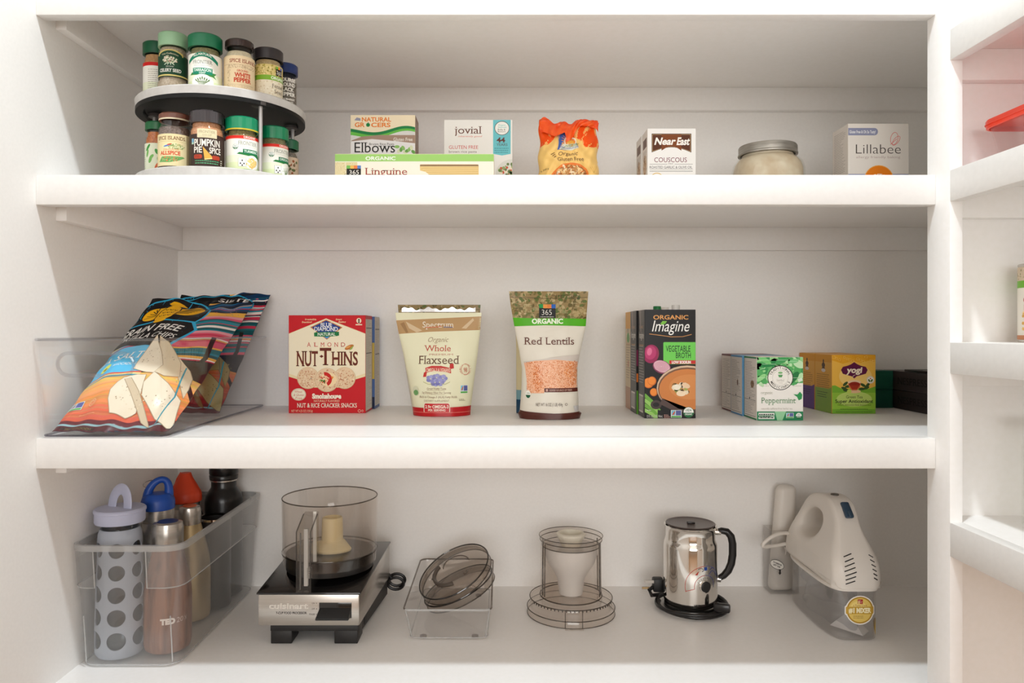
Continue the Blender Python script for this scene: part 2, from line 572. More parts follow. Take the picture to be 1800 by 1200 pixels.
M_BOARD = paint((214, 206, 194), 0.7)
def carton(name, label, cat, xl, w, yf, d, zb, h, col, front=None, left=None, right=None, top=None, rz=0.0, group=None, gloss=0.42, sides=None, parent=None, bev=0.0009):
    """Printed card box as one mesh; xl = left edge of the front, yf = front distance."""
    mb = MB()
    mb.box(-w / 2, w / 2, -d / 2, d / 2, 0.0002, h, paint(sides or col, gloss), bev=bev, seg=2)
    hw, hd = w / 2, d / 2
    ins = 0.0004
    W, D, H = w * 1000, d * 1000, h * 1000
    def base(A, UW):
        return A
    if front is None:
        front = Art()
        front.rect(0, 0, W, H, col)
    front.lay(mb, lambda u, v, q: (-hw + u * .001, -hd - q * .001 + 0.00005, v * .001), clip=(0.5, 0.5, W - 0.5, H - 0.5))
    if left: left.lay(mb, lambda u, v, q: (-hw - q * .001 + 0.00005, hd - u * .001, v * .001), clip=(0.5, 0.5, D - 0.5, H - 0.5))
    if right: right.lay(mb, lambda u, v, q: (hw + q * .001 - 0.00005, -hd + u * .001, v * .001), clip=(0.5, 0.5, D - 0.5, H - 0.5))
    if top: top.lay(mb, lambda u, v, q: (-hw + u * .001, -hd + v * .001, h + q * .001 - 0.00005), clip=(0.5, 0.5, W - 0.5, D - 0.5))
    o = mb.build(name, None, (xl + hw, yf + hd, zb), (0, 0, rz), smooth=30)
    return tag(o, label, cat, group)

def side_copy(D, H, bg, ink, seed=3, frame=None, m=5.0, bars=()):
    """Side panel: small print lines, heavier bars, optional outline."""
    A = Art(seed)
    A.rect(0, 0, D, H, bg)
    if frame: A.line([(m, m), (D - m, m), (D - m, H - m), (m, H - m)], 0.7, frame, closed=True)
    A.greek(m + 2, m + 3, D - m - 2, H - m - 3, ink, lh=3.0, th=0.75, ragged=0.5)
    for v in bars: A.rect(m + 1, v, D - m - 1, v + 1.6, (40, 34, 30))
    return A

# ------------------------------------------------------------------ jars
JDX, JDY = -0.003, 0.014
M_GLASS = clear('clear_glass', (0.97, 0.975, 0.965), 0.02)
def jar(name, label, cx, cy, zb, r, h, prof, lid, lid_h, fill, fill_col, art=None, art_v=(0.1, 0.6), face=0.0, lid_r=None, ridges=0, group=None, lid_dome=0.0, rough=0.35, lid_band=None):
    """prof: list of (radius share, height share) of the glass outside; the label wraps the straight part."""
    t = thing(name, label, 'spice jar', (cx + JDX, cy + JDY, zb), 0, group)
    h = (h + 0.002 - lid_h - lid_dome) / prof[-1][1]       # h is given to the top of the lid
    out = [(a * r, b * h) for a, b in prof]
    inn = [(max(0.0005, a * r - 0.0016), max(b * h, 0.003)) for a, b in prof]
    MB().lathe([(0, 0)] + out + inn[::-1] + [(0, 0.003)], M_GLASS, seg=40).build('glass_body', t)
    fp = [(max(0.0004, a * r - 0.0021), max(b * h, 0.0034)) for a, b in prof if b * h < fill * h]
    last = fp[-1][0]
    MB().lathe([(0, 0.0034)] + fp + [(last, fill * h), (0, fill * h + 0.001)], fill_col, seg=32).build('spice_fill', t)
    lr = lid_r or r
    zl = prof[-1][1] * h - 0.002
    fx = (lambda a, rr, z: rr * (1 + 0.012 * math.cos(ridges * a)) if rr > lr * 0.9 else rr) if ridges else None
    mb = MB()
    mb.lathe([(lr * 0.86, zl + 0.0), (lr, zl), (lr, zl + lid_h - 0.0018), (lr - 0.0018, zl + lid_h), (lr * 0.7, zl + lid_h + lid_dome), (0, zl + lid_h + lid_dome)], paint(lid, rough), seg=72 if ridges else 48, fx=fx)
    if lid_band: mb.lathe([(lr + 0.0003, zl - 0.0006), (lr + 0.0003, zl + 0.0016)], paint(lid_band, rough), seg=48)
    mb.build('lid', t)
    if art:
        ml = MB()
        v0 = art_v[0] * h
        top = max(b for a, b in prof if a >= 0.999) * h
        ks = min(1.0, (top - v0) * 1000 / max(p.co.y for p in art.b.verts))
        Rm = r * 1000
        art.lay(ml, lambda u, v, q: ((r + q * .001) * math.sin(u / Rm + face), -(r + q * .001) * math.cos(u / Rm + face), v0 + v * ks * .001), du=3.0)
        ml.build('paper_label', t, smooth=60)
    return t
# ------------------------------------------------------------------ two-tier spice turntable
TX, TY = -0.459, 1.234
M_TRAY = noisy('pale_grey_plastic', (192, 188, 184), (200, 197, 193), scale=90, rough=0.5)
M_BLACKP = paint((12, 11, 11), 0.45, spec=0.25)
tt = thing('spice_turntable', 'round grey two-tier turntable holding spice jars', 'turntable', (TX, TY, Z2))
def tray(zb, hr, par, nm, k=0.0065):
    R = 0.131
    o = MB()
    o.lathe([(R - 0.003, zb + k), (R, zb + k), (R + 0.0012, zb + hr - 0.0015), (R, zb + hr), (R - 0.003, zb + hr), (R - 0.0045, zb + 0.0072), (0, zb + 0.0068)], M_TRAY, seg=96)
    o.build(nm, par)
    b = MB()
    b.lathe([(0, zb + 0.0055), (R - 0.014, zb + 0.0055), (R - 0.011, zb + 0.0002), (R - 0.004 if k < 0.002 else R + 0.0002, zb + 0.0002), (R - 0.004 if k < 0.002 else R + 0.0002, zb + 0.0066), (R - 0.005, zb + 0.0066)], M_BLACKP, seg=96)
    return b
zu = 0.1195
ub = tray(zu, 0.0195, tt, 'upper_tray')
up_under = ub.build('underside', tt)
lb = tray(0.0015, 0.0165, tt, 'lower_tray', 0.0005)
lb.lathe([(0, 0.0), (0.075, 0.0), (0.078, 0.0003), (0.078, 0.005), (0, 0.005)], M_BLACKP, seg=64)
lb.build('swivel_base', tt)
for ang, rr in ((-43.5, 0.1225), (-167, 0.105), (25, 0.112), (105, 0.112)):
    x, y = rr * math.cos(math.radians(ang)), rr * math.sin(math.radians(ang))
    MB().lathe([(0, 0.0086), (0.0031, 0.0086), (0.0031, zu + 0.006), (0, zu + 0.006)], paint((176, 172, 170), 0.3, 0.55), c=(x, y, 0), seg=20).build('support_rod', tt)
    MB().lathe([(0, zu + 0.0005), (0.012, zu + 0.0005), (0.012, zu + 0.0058), (0, zu + 0.0058)], paint((74, 68, 66), 0.5), c=(x * 0.98, y * 0.98, 0), seg=24).build('rod_socket', tt)
ZU, ZL = Z2 + zu + 0.0073, Z2 + 0.0015 + 0.0074

DG = (10, 110, 72)      # bottle-green lid
def fill_mat(n, a, b): return noisy('spice_' + n, a, b, scale=420, detail=2, rough=0.9, contrast=(0.3, 0.7))
F_TAN = fill_mat('tan', (176, 128, 82), (206, 160, 112))
F_SEED = fill_mat('seed', (150, 130, 108), (188, 170, 150))
F_LEAF = fill_mat('leaf', (104, 100, 66), (150, 140, 98))
F_CREAM = fill_mat('cream', (206, 190, 160), (226, 214, 188))
F_FENN = fill_mat('fennel', (170, 140, 96), (206, 184, 140))
F_PEP = fill_mat('pepper', (58, 50, 44), (150, 138, 124))
F_RED = fill_mat('chili', (176, 84, 34), (216, 130, 62))
F_BROWN = fill_mat('brown', (84, 66, 60), (140, 120, 112))
F_PUMP = fill_mat('pumpkin', (190, 124, 84), (222, 164, 122))
F_TUR = fill_mat('turmeric', (120, 106, 66), (172, 150, 100))
ROUND = [(0.9, 0), (1, 0.03), (1, 0.70), (0.97, 0.74), (0.86, 0.79), (0.84, 0.90)]
STRAIGHT = [(0.92, 0), (1, 0.02), (1, 0.74), (0.95, 0.78), (0.9, 0.80), (0.9, 0.88)]
GRP_U, GRP_L = 'spice jars on the upper tier', 'spice jars on the lower tier'

def band_label(H, ru, top_col, seed):
    """Pale green label with coloured band along its top edge."""
    A = Art(seed)
    U = ru * PI * 0.93
    A.rect(-U, 0, U, H, (238, 236, 226))
    A.rect(-U, 0, U, H * 0.16, (206, 222, 160)); A.rect(-U, H * 0.16, U, H * 0.32, (220, 230, 184)); A.rect(-U, H * 0.32, U, H * 0.5, (230, 234, 206))
    if top_col: A.rect(-U, H - 5.5, U, H, top_col)
    return A
# upper tier, left to right
A = band_label(62, 19, (206, 30, 26), 11)
A.rect(2, 36, 22, 60, (240, 226, 190)); A.greek(-14, 12, 12, 52, (150, 140, 120), 3.2, 0.7)
jar('spice_jar', 'spice jar with dark green lid and red-topped label, leftmost on the upper tier', -0.5415, 1.1655, ZU, 0.0192, 0.100, STRAIGHT, (10, 84, 52), 0.019, 0.84, F_TAN, A, (0.04, 0), 0.5, 0.0197, group=GRP_U)
# celery seed
A = Art(12)
g = (26, 66, 44)
A.rect(-66 * 0.9, 0, 66 * 0.9, 40, g)
A.poly([(-20 + k * 2, 40 + 9 * math.sin(PI * (k * 2 + 4) / 48) ** 0.8 if 0 <= k <= 20 else 40) for k in range(0, 21)] + [(20, 38), (-20, 38)], (206, 186, 110))
A.poly([(-18 + k * 1.8, 40 + 7 * math.sin(PI * k / 20) ** 0.8) for k in range(0, 21)] + [(18, 37), (-18, 37)], g)
A.rect(-55, 1.2, 55, 3.6, (214, 196, 120))
A.text('The Collection', 0, 40.5, 2.6, (220, 214, 180), arc=26, w=24)
A.specks(150, A.in_ell(0, 30.5, 11, 7), [(222, 216, 196), (188, 150, 132), (150, 170, 130)], 0.5, 1.3)
for q in (-1, -0.4, 0.2, 0.8): A.line([(q * 3, 25), (q * 8, 21)], 1.2, (200, 220, 196))
A.text('GROUND', 0, 17, 2.0, (226, 226, 214), w=11)
A.text('CELERY SEED', 0, 8.5, 5.6, (240, 240, 232), serif=True, bold=0.02, w=33)
CEL = [(0.96, 0), (1.12, 0.05), (1.16, 0.16), (1.12, 0.24), (1.0, 0.29), (1.0, 0.74), (0.96, 0.77), (0.9, 0.79), (0.9, 0.84)]
jar('spice_jar', 'spice jar with pale green lid and dark green celery seed label', -0.4975, 1.1265, ZU, 0.0212, 0.0985, CEL, (148, 188, 150), 0.021, 0.80, F_SEED, A, (0.31, 0), 0.175, 0.0214, group=GRP_U, ridges=40)
# tarragon
A = band_label(64, 24.3, None, 13)
gr = (24, 130, 100)
A.poly([(-24, 50)] + [(-24 + 4.8 * k, 54 + 12 * math.sin(PI * k / 10)) for k in range(11)] + [(24, 50)] + [(24 - 4.8 * k, 48 + 11 * math.sin(PI * k / 10)) for k in range(11)], gr)
A.text('ALL-NATURAL', 0, 61.2, 3.3, (236, 240, 232), bold=0.02, arc=30, w=27)
A.text('FRONTIER', 0, 47.5, 5.6, (120, 130, 120), serif=True, w=29)
A.line([(-13, 45), (13, 45)], 0.4, (160, 160, 150))
A.poly([(-17, 34), (-20, 30), (-15, 30), (15, 28), (21, 25), (17, 30), (21, 34), (15, 34.5)], (60, 130, 60))
A.rect(-14.5, 31, 14.5, 41, gr); A.text('TARRAGON', 0, 35.6, 4.2, (230, 240, 230), serif=True, bold=0.02, w=26); A.text('LEAF', 0, 32, 2.6, (230, 240, 230), bold=0.02, w=9)
A.ell(0, 18, 16.5, 13, (244, 242, 234))
for q in range(7):
    x = -9 + 3 * q
    A.line([(-5, 8), (x * 0.6, 18), (x, 25 - abs(x) * 0.4)], 0.6, (92, 120, 76))
    A.ell(x, 25 - abs(x) * 0.4, 1.0, 2.4, (104, 130, 84), rot=-x * 4, n=10); A.ell(x * 0.7, 19, 0.8, 2.0, (104, 130, 84), rot=-x * 4, n=10)
A.rect(-15, 0.5, 15, 5, gr); A.text('FLAKES', 0, 1.2, 2.8, (230, 240, 230), bold=0.02, w=19)
A.greek(18, 3, 25, 12, (90, 110, 60), 2.6, 0.9)
jar('spice_jar', 'spice jar with bright green lid and tarragon leaf label', -0.4456, 1.1190, ZU, 0.0240, 0.092, STRAIGHT, (8, 108, 70), 0.020, 0.84, F_LEAF, A, (0.0, 0), 0.2, 0.0247, group=GRP_U)
# white pepper
A = Art(14)
cr, br, rd = (236, 214, 176), (150, 66, 44), (200, 70, 44)
A.rect(-66, 0, 66, 64, cr)
A.text('SPICE ISLANDS.', 6, 53, 5.6, br, serif=True, bold=0.015, w=48)
A.line([(-30, 50), (34, 50)], 0.4, (176, 150, 116)); A.specks(90, A.in_rect(-20, 44, 24, 49), [(190, 164, 130), (206, 184, 150)], 0.4, 1.0)
A.text('GROUND', 2, 38.5, 3.0, rd, serif=True, bold=0.02, w=17); A.text('WHITE', 2, 30, 6.4, rd, serif=True, bold=0.04, w=25); A.text('PEPPER', 2, 22, 6.4, rd, serif=True, bold=0.04, w=27)
A.line([(-16, 18), (20, 18)], 0.4, (176, 150, 116)); A.greek(-14, 12, 18, 17, (190, 160, 126), 2.4, 0.7)
A.line([(-22, 10), (26, 10)], 0.35, (180, 150, 116)); A.specks(120, A.in_rect(-24, 2, 28, 9), [(190, 168, 136), (214, 190, 156)], 0.3, 0.9)
A.specks(60, A.in_rect(-22, 10, -17, 48), [(200, 176, 140)], 0.4, 0.9)
jar('spice_jar', 'spice jar with dark brown lid and cream white pepper label', -0.3995, 1.1353, ZU, 0.0226, 0.092, ROUND, (54, 38, 34), 0.011, 0.80, F_CREAM, A, (0.03, 0), 0.46, 0.0212, group=GRP_U, lid_dome=0.001, rough=0.25)
# fennel
A = Art(15)
A.rect(-66, 0, 66, 66, (232, 222, 198)); A.specks(140, A.in_rect(-30, 2, 34, 40), [(222, 206, 176), (240, 232, 212), (214, 198, 166)], 0.6, 2.0)
A.rect(-66, 48, 66, 66, (216, 196, 128)); A.specks(90, A.in_rect(-34, 49, 14, 65), [(176, 160, 72), (232, 214, 150), (150, 140, 60)], 0.6, 1.8)
A.rect(-66, 40, 66, 48, (126, 176, 52)); A.text('ORGANIC', 14, 41.8, 4.6, (240, 244, 226), serif=True, bold=0.03, w=28)
A.rect(8, 49, 21, 64, (34, 30, 28)); A.rect(8, 60, 12.3, 64, (120, 180, 60)); A.rect(12.3, 60, 16.6, 64, (240, 150, 50)); A.rect(16.6, 60, 21, 64, (70, 110, 190)); A.text('365', 14.5, 51.5, 5.8, (236, 232, 224), w=10)
A.text('Fennel', 12, 28, 6.2, (110, 98, 84), serif=True, w=21); A.text('Seed', 13, 19, 6.2, (110, 98, 84), serif=True, w=15)
A.greek(6, 5, 22, 9, (150, 140, 120), 2.5, 0.7)
jar('spice_jar', 'spice jar with black lid and organic fennel seed label', -0.3668, 1.1716, ZU, 0.0226, 0.091, STRAIGHT, (44, 38, 40), 0.017, 0.84, F_FENN, A, (0.02, 0), 0.5, 0.0232, group=GRP_U, lid_dome=0.0)
# black pepper
A = Art(16)
W_ = (236, 232, 224)
for s, v, hh, w in (('COURSE', 53, 6, 30), ('GROUND', 44.5, 6, 29), ('BLACK', 36, 6, 24), ('PEPPER', 27.5, 6, 30), ('ZION MARKET', 20, 3.2, 28), ('NET WT 2 OZ', 15, 2.8, 22)):
    A.text(s, 0, v, hh, W_, serif=hh > 4, bold=0.04, w=w)
A.greek(-13, 3, 14, 8, W_, 3.0, 1.1)
jar('spice_jar', 'pepper jar with navy lid and white lettering, rightmost on the upper tier', -0.3552, 1.2245, ZU, 0.0204, 0.087, STRAIGHT, (18, 44, 104), 0.016, 0.70, F_PEP, A, (0.08, 0), 0.45, 0.0209, group=GRP_U)
# lower tier, left to right
A = Art(17)
A.rect(-52, 0, 52, 56, (226, 230, 206))
for q in range(16):
    x, y = A.R.uniform(-16, 16), A.R.uniform(4, 52)
    A.ell(x, y, A.R.uniform(1.6, 2.6), A.R.uniform(4, 6.5), ((70, 150, 70), (214, 110, 70), (120, 180, 96))[q % 3], rot=A.R.uniform(-50, 50), n=12)
A.greek(-30, 6, -18, 50, (150, 160, 140), 3.4, 0.7)
jar('spice_jar', 'small chili jar with green lid and leafy label, leftmost on the lower tier', -0.5415, 1.1690, ZL, 0.0182, 0.094, ROUND, (16, 98, 52), 0.013, 0.84, F_RED, A, (0.03, 0), 0.35, 0.0178, group=GRP_L)
A = Art(18)
A.rect(-70, 0, 70, 48, (230, 214, 166))
A.text('SPICE ISLANDS.', -4, 39, 5.2, (120, 76, 50), serif=True, bold=0.015, w=44)
A.line([(-34, 36.5), (19, 36.5)], 0.4, (190, 170, 120))
A.ell(-2, 29, 16, 5, (226, 222, 178)); A.specks(60, A.in_ell(4, 29, 12, 4), [(170, 180, 120), (200, 190, 130), (140, 160, 100)], 0.6, 1.4)
A.ell(-10, 30, 5, 1.2, (96, 130, 200), rot=14); A.ell(-6, 32, 4, 0.9, (206, 70, 40), rot=14)
A.text('CALIFORNIA', -4, 23.4, 2.2, (220, 120, 80), w=22); A.text('ALLSPICE', -6, 16.5, 5.4, (208, 72, 44), serif=True, bold=0.03, w=31)
A.poly([(-24, 6), (-18, 14), (13, 14.5), (16, 13), (6, 8), (-6, 5)], (112, 168, 96)); A.specks(70, A.in_ell(-6, 10, 14, 3.6), [(90, 150, 80), (222, 110, 70), (150, 190, 120)], 0.5, 1.2)
for q in range(16): A.rect(24, 5 + q * 2.3, 31 + (q * 7 % 4), 6.2 + q * 2.3, (132, 104, 60))
A.line([(20, 2), (20, 46)], 0.3, (200, 184, 140))
jar('spice_jar', 'spice jar with rusty brown lid and cream allspice label', -0.4946, 1.1257, ZL, 0.0241, 0.094, ROUND, (116, 70, 54), 0.0105, 0.76, F_BROWN, A, (0.13, 0), 0.33, 0.0226, group=GRP_L, ridges=60, lid_band=(214, 200, 170))
A = Art(19)
A.rect(-70, 0, 70, 52, (62, 46, 40))
A.rrect(-13.5, 46, 15.5, 60, 1.0, (226, 214, 178)); A.text('FRONTIER', 1, 53.4, 4.0, (160, 150, 116), serif=True, w=24); A.text('CO-OP', 1, 49, 2.6, (160, 150, 116), w=13); A.line([(-11, 47.6), (13, 47.6)], 0.3, (170, 160, 120))
wh = (236, 228, 216)
A.text('PUMPKIN', 1, 33, 10.5, wh, bold=0.02, w=39); A.text('PIE', -12.5, 22.5, 9, wh, bold=0.02, w=13); A.text('SPICE', 13, 22, 9, wh, bold=0.02, w=18)
A.poly([(-5, 32), (10, 14.5), (-2.5, 12)], (238, 168, 74)); A.line([(10, 14.5), (-2.5, 12)], 1.6, (244, 206, 140))
A.rrect(-19, 13, -6, 19.5, 2.5, (176, 62, 40)); A.rrect(8, 12.5, 20.5, 19, 2.5, (176, 62, 40)); A.greek(-17, 14, -8, 19, (80, 40, 30), 2.3, 0.6)
A.greek(-17, 4.6, 20, 11.5, (88, 160, 116), 3.6, 1.5, ragged=0.1)
A.rect(-24, 36, -19.5, 45, (120, 170, 196)); A.rect(-24, 36, -19.5, 39, (180, 210, 190)); A.greek(22, 3, 26, 14, (220, 214, 200), 3.2, 1.4)
jar('spice_jar', 'spice jar with glossy black lid and dark pumpkin pie spice label', -0.4432, 1.1193, ZL, 0.0248, 0.095, STRAIGHT, (58, 52, 54), 0.0185, 0.86, F_PUMP, A, (0.10, 0), 0.34, 0.0252, group=GRP_L, ridges=24, rough=0.18)
def frontier(seed, name, face_col, low_band=True):
    A = band_label(66, 24.5, (214, 40, 30), seed)
    A.rect(-70, 60.5, 70, 61.5, (230, 120, 100))
    A.text('ORGANIC', 6, 62, 3.4, (244, 226, 214), bold=0.03, w=20)
    A.text('FRONTIER', 3, 50.5, 6.2, (140, 146, 130), serif=True, w=30)
    A.line([(-10, 48), (16, 48)], 0.3, (180, 180, 166))
    seal(A, -16, 47, 4.3)
    A.poly([(-10, 38), (-14, 35), (-8, 34), (22, 30), (26, 26), (23, 36)], (40, 120, 60))
    A.rect(-5, 36, 21, 43.5, (18, 112, 76)); A.text(name, 8, 38, 4.0, (226, 240, 226), serif=True, bold=0.02, w=23)
    A.ell(10, 22, 13, 12, (244, 242, 234))
    if face_col:
        A.specks(46, A.in_ell(9, 21, 9, 8), [face_col, (236, 204, 130), (222, 184, 104)], 1.2, 2.8)
    else:
        for q in range(9): A.line([(8, 12), (2 + q * 2, 20 + (q * 5 % 9))], 0.7, (96, 130, 76))
    A.rrect(-11.5, 14, -0.5, 28, 1, (240, 238, 230)); A.line([(-11.5, 14), (-0.5, 14), (-0.5, 28), (-11.5, 28)], 0.4, (90, 88, 80), closed=True)
    for q in ((-6, 24), (-8.5, 19), (-3.5, 19), (-6, 16)): A.ell(q[0], q[1], 1.0, 1.6, (40, 40, 40), n=8)
    A.rect(-4, 6, 18, 10, (18, 112, 76)); A.text('GROUND', 7, 6.9, 2.5, (230, 240, 230), bold=0.02, w=13)
    A.greek(-20, 6, -12, 11, (120, 150, 90), 2.5, 0.9)
    if low_band: A.rect(-70, 0, 70, 4.5, (206, 42, 30)); A.greek(-14, 0.6, 22, 4.2, (240, 170, 150), 2.0, 0.6)
    return A
jar('spice_jar', 'turmeric jar with green lid and red-banded label left of the thin rod', -0.3962, 1.1382, ZL, 0.0242, 0.091, STRAIGHT, (10, 132, 90), 0.0205, 0.86, F_TUR, frontier(20, 'TURMERIC', (228, 190, 110)), (0.02, 0), 0.58, 0.0250, group=GRP_L, ridges=30, lid_band=(200, 176, 40), rough=0.25)
jar('spice_jar', 'green-lidded jar with red-banded label right of the thin rod', -0.3613, 1.1845, ZL, 0.0222, 0.090, STRAIGHT, (12, 126, 84), 0.020, 0.86, F_LEAF, frontier(21, 'OREGANO', None, False), (0.02, 0), 0.85, 0.0228, group=GRP_L, ridges=28, rough=0.25)
A = Art(22)
A.rect(-52, 0, 52, 52, (206, 184, 160)); A.specks(60, A.in_rect(-4, 6, 18, 46), [(90, 100, 60), (150, 84, 50), (230, 216, 190), (120, 96, 70)], 0.8, 2.6)
A.greek(-18, 10, -2, 44, (150, 126, 106), 4.0, 0.8)
jar('spice_jar', 'small jar with dark green lid at the right end of the lower tier', -0.3552, 1.2385, ZL, 0.0182, 0.084, ROUND, (14, 92, 58), 0.016, 0.80, F_PEP, A, (0.02, 0), 0.3, 0.0186, group=GRP_L)
# ------------------------------------------------------------------ packets on the upper shelf
BLK = (34, 30, 28)
GRP_C = 'food boxes on the upper shelf'
# brown rice elbows box: picture unit -> mm
A = setc(Art(31), 230, 160, 0.2044, 162)
R_(A, 200, 140, 860, 1000, (244, 228, 196)); R_(A, 200, 400, 860, 1000, (238, 236, 234))
top = [(230 + 575 * k / 24, 305 + 0 + (-28 if k < 2 else 0) * 0 + 22 * math.sin((k / 24) * 2 * PI - 0.55) * (0.75 + 0.9 * k / 24)) for k in range(25)]
PL(A, [(230, 400)] + [(x, y - 16) for x, y in top] + [(805, 400)], (24, 128, 66))
PL(A, [(230, 420)] + [(x, y + (10 if i < 14 else 10 - (i - 14) * 0.4)) for i, (x, y) in enumerate(top)] + [(805, 420)], (104, 190, 72))
PL(A, [(230, 440)] + [(x, y + 40 - i * 0.6) for i, (x, y) in enumerate(top)] + [(805, 440)], (222, 222, 218))
PL(A, [(240, 385), (330, 350), (480, 337), (805, 337), (805, 410), (240, 410)], (168, 140, 122))
PL(A, [(230, 420), (240, 392), (420, 372), (640, 392), (805, 410), (805, 520), (230, 520)], (240, 238, 238))
og = (232, 126, 34)
T(A, 'NATURAL', 330, 588, 182, 218, og, bold=0.025); T(A, 'GR', 268, 356, 228, 266, og, bold=0.025); T(A, 'CERS', 412, 582, 230, 266, og, bold=0.025)
E_(A, 385, 248, 17, 17, (20, 132, 64)); LN(A, [(385, 232), (388, 222)], 5, (30, 90, 40))
PL(A, [(264, 208), (285, 182), (318, 190), (320, 212)], (150, 150, 170))
T(A, 'Gluten Free', 608, 776, 360, 390, (240, 236, 228), bold=0.01)
T(A, 'Elbows', 266, 622, 402, 490, BLK, serif=True); T(A, 'Brown Rice Pasta', 396, 614, 406, 426, (90, 84, 80), serif=True)
for q in range(9): E_(A, 640 + q * 18, 440 + (q * 37 % 50), 22, 14, ((150, 200, 110), (226, 232, 196), (110, 170, 80))[q % 3], rot=q * 40)
Br = side_copy(70, 162, (150, 120, 104), (210, 200, 186), 32)
carton('pasta_box', 'cream and green brown-rice elbows box behind the long linguine box', 'pasta box', px_x(616, 1.34), 0.1166, 1.34, 0.052, Z2, 0.162, (236, 220, 190), A, right=Br, group=GRP_C)
carton('pasta_box', 'red-edged box just showing behind the elbows box', 'pasta box', px_x(618, 1.394), 0.1185, 1.396, 0.05, Z2, 0.158, (168, 66, 52), right=side_copy(50, 158, (176, 70, 56), (220, 200, 180), 33), group=GRP_C)
# linguine box (wide, front)
A = setc(Art(34), 92, 500, 0.1908, 71)
R_(A, 60, 480, 1520, 900, (244, 238, 222)); R_(A, 60, 480, 1520, 506, (214, 226, 178)); R_(A, 60, 506, 1520, 568, (158, 206, 110))
T(A, 'ORGANIC', 362, 626, 526, 556, (244, 248, 236), serif=True, bold=0.03)
R_(A, 92, 575, 186, 900, (232, 216, 170)); R_(A, 190, 575, 290, 900, (226, 210, 162)); SPR(A, 95, 580, 286, 700, 90, [(212, 194, 140), (240, 228, 190)], 2, 5)
R_(A, 196, 604, 322, 632, (120, 190, 90)); R_(A, 228, 604, 291, 632, (240, 190, 90)); R_(A, 260, 604, 291, 632, (240, 130, 70)); R_(A, 291, 604, 322, 632, (90, 130, 200)); R_(A, 196, 632, 322, 760, BLK)
T(A, '365', 220, 304, 645, 682, (240, 236, 228), bold=0.0)
T(A, 'Linguine', 356, 728, 625, 686, (160, 66, 54), serif=True)
PL(A, [(840, 600), (850, 594), (1345, 594), (1356, 604), (1356, 900), (940, 900), (930, 690), (890, 660), (842, 648)], (226, 194, 130))
R_(A, 842, 596, 1354, 612, (150, 120, 84))
for q in range(10): LN(A, [(850 + q * 9, 618 + q * 9), (1352, 616 + q * 8.5)], 3, ((244, 218, 160), (206, 170, 106))[q % 2])
carton('pasta_box', 'long pale linguine box with lime green band in front of two boxes', 'pasta box', px_x(588.4, 1.25), 0.267, 1.25, 0.042, Z2, 0.071, (240, 232, 210), A, group=GRP_C, bev=0.0012)
# second pasta box, white with turquoise banner
A = setc(Art(35), 1052, 203, 0.2044, 153.5)
R_(A, 1000, 180, 1700, 1000, (238, 236, 230))
T(A, 'jovial', 1146, 1384, 262, 326, (110, 66, 52), serif=True)
T(A, 'inherently good', 1176, 1382, 342, 356, (214, 110, 84), ital=0.4)
T(A, 'GLUTEN FREE', 1096, 1352, 430, 460, (206, 70, 60)); T(A, 'brown rice pasta', 1096, 1340, 474, 494, (110, 96, 88))
tq = (110, 196, 204)
PL(A, [(1484, 200), (1638, 200), (1638, 504), (1562, 518), (1484, 504)], tq)
E_(A, 1562, 278, 66, 62, (90, 80, 74)); E_(A, 1562, 278, 61, 57, (240, 240, 234))
T(A, 'Organic', 1530, 1594, 244, 258, (110, 196, 190)); T(A, 'Selected', 1528, 1600, 264, 276, (110, 196, 190)); T(A, 'Bella &', 1526, 1592, 284, 298, (90, 76, 66)); T(A, 'Bottom', 1526, 1592, 302, 314, (90, 76, 66))
T(A, '44', 1514, 1594, 362, 402, (112, 62, 52), serif=True, bold=0.03); T(A, 'YEARS', 1512, 1610, 412, 434, (90, 76, 70), serif=True)
GK(A, 1496, 446, 1628, 496, (60, 130, 140), 18, 5, ragged=0.1)
E_(A, 1656, 680, 150, 130, (222, 222, 214)); SPE(A, 1640, 650, 110, 60, 60, [(150, 170, 110), (206, 90, 60), (236, 224, 200), (110, 130, 80)], 8, 18)
carton('pasta_box', 'white gluten-free pasta box with turquoise banner behind the linguine', 'pasta box', px_x(780.4, 1.34), 0.1232, 1.34, 0.055, Z2, 0.1535, (236, 234, 228), A, right=side_copy(55, 153, (228, 226, 220), (150, 140, 130), 36), group=GRP_C)
